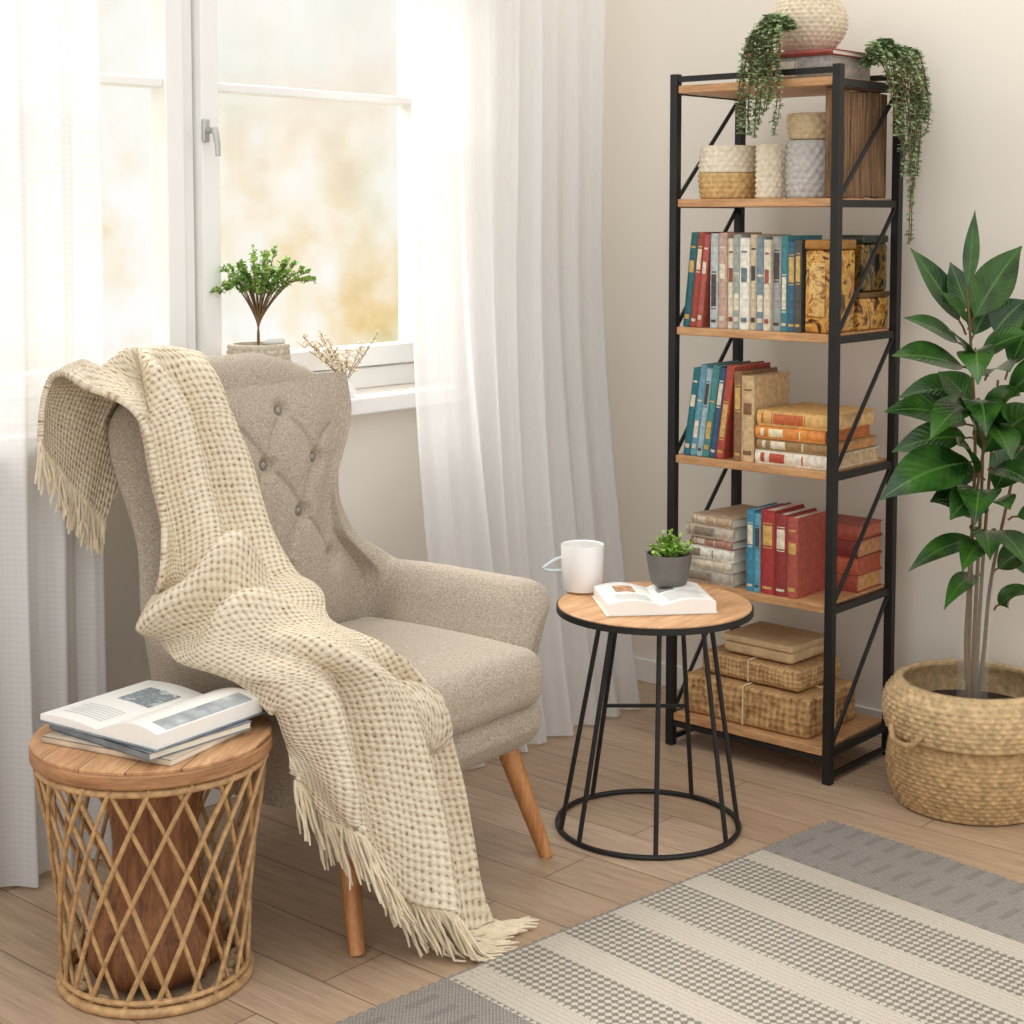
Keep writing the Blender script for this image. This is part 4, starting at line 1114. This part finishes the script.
for k in range(16):
    o = random.uniform(-1, 1); hx = rt * o * .115 + fw * random.uniform(-.02, .0)
    tp = Vector((hx.x, hx.y, .09 + random.uniform(0, .075) * (0.5 + .5 * abs(o)) + .02 * abs(o)))
    q = [Vector((0, 0, .035)), Vector((hx.x * .35, hx.y * .35, .075)), tp]; cv = [cr(q, i / 12) for i in range(13)]
    ms.tube(cv, .0009, 4)
    for i in range(5, 13):
        for _ in range(2):
            e = cv[i] + Vector((random.uniform(-.014, .014), random.uniform(-.006, .006), random.uniform(-.004, .014)))
            ms.tube([cv[i], e], .0006, 3); ml.sphere(e, random.uniform(.0022, .004), 6, 4)
ms.build('twigs', M('dry_twig', S(160, 130, 92), .8, .2, 50), dv); ml.build('blossoms', M('cream_blossom', S(238, 226, 198), .9, .15, 50), dv)

# ------------------------------------------------------------------ light
wd = bpy.data.worlds.new('World'); SC.world = wd; wd.use_nodes = True; nt = wd.node_tree
bg = nt.nodes['Background']
tc = nt.nodes.new('ShaderNodeTexCoord'); sx_ = nt.nodes.new('ShaderNodeSeparateXYZ'); lk(nt, tc.outputs['Generated'], sx_.inputs[0])
mp_ = nt.nodes.new('ShaderNodeMapping'); mp_.inputs['Scale'].default_value = (1, 1, .5); lk(nt, tc.outputs['Generated'], mp_.inputs['Vector'])
n1 = nnoise(nt, mp_.outputs[0], 12, 3, 0.5); n2 = nnoise(nt, tc.outputs['Generated'], 46, 3, 0.5); n3 = nnoise(nt, tc.outputs['Generated'], 14, 2, 0.5)
nn = nmath(nt, 'ADD', nmath(nt, 'MULTIPLY', n1, .74), nmath(nt, 'MULTIPLY', n2, .26))
warm = nramp(nt, nn, [(.37, S(226, 192, 124)), (.44, S(242, 217, 166)), (.51, S(251, 240, 216)), (.60, S(255, 253, 249))])
green = nramp(nt, nn, [(.37, S(212, 206, 156)), (.44, S(230, 222, 182)), (.51, S(247, 242, 222)), (.60, S(255, 253, 249))])
mixg = nmath(nt, 'MINIMUM', nmath(nt, 'MAXIMUM', nmath(nt, 'MULTIPLY', nmath(nt, 'SUBTRACT', n3, .44), 7.0), 0.0), 1.0)
trees = nmix(nt, mixg, warm, green)
hi = nmath(nt, 'MULTIPLY', nmath(nt, 'ADD', sx_.outputs[2], .06), 6.5)
hi = nmath(nt, 'MINIMUM', nmath(nt, 'MAXIMUM', hi, 0.0), 1.0)
garden = nmix(nt, nmath(nt, 'MULTIPLY', hi, .76), trees, S(254, 253, 250))
g2 = nmath(nt, 'MINIMUM', nmath(nt, 'MAXIMUM', nmath(nt, 'MULTIPLY', nmath(nt, 'ADD', sx_.outputs[1], .05), 4.0), 0.0), 1.0)
lk(nt, nmix(nt, g2, (.98, .975, .965), garden), bg.inputs['Color'])
zen = nmath(nt, 'MINIMUM', nmath(nt, 'MAXIMUM', nmath(nt, 'MULTIPLY', nmath(nt, 'SUBTRACT', sx_.outputs[2], .35), 2.5), 0.0), 1.0)
base = nmath(nt, 'ADD', 1.17, nmath(nt, 'MULTIPLY', g2, -.15))
lk(nt, nmath(nt, 'ADD', base, nmath(nt, 'MULTIPLY', zen, .46)), bg.inputs['Strength'])
def area(name, loc, target, sx, sy, power, col):
    l = bpy.data.lights.new(name, 'AREA'); l.shape = 'RECTANGLE'; l.size = sx; l.size_y = sy; l.energy = power; l.color = col
    o = bpy.data.objects.new(name, l); COL.objects.link(o); o.location = loc
    o.rotation_euler = (Vector(target) - Vector(loc)).to_track_quat('-Z', 'Y').to_euler()
    return o
area('daylight_at_window', (-0.8, 1.9, 3.3), (-1.0, -0.9, 0.3), 2.0, 1.5, 190, (1.0, .985, .965))

cam = bpy.data.cameras.new('Camera'); co = bpy.data.objects.new('Camera', cam); COL.objects.link(co)
co.location = CAM; co.rotation_euler = F3.to_track_quat('-Z', 'Y').to_euler()
cam.sensor_width = 36; cam.sensor_fit = 'HORIZONTAL'; cam.lens = 36 * F / 1024
cam.shift_y = -(512 - PV) / 1024
cam.clip_start = .05
SC.camera = co
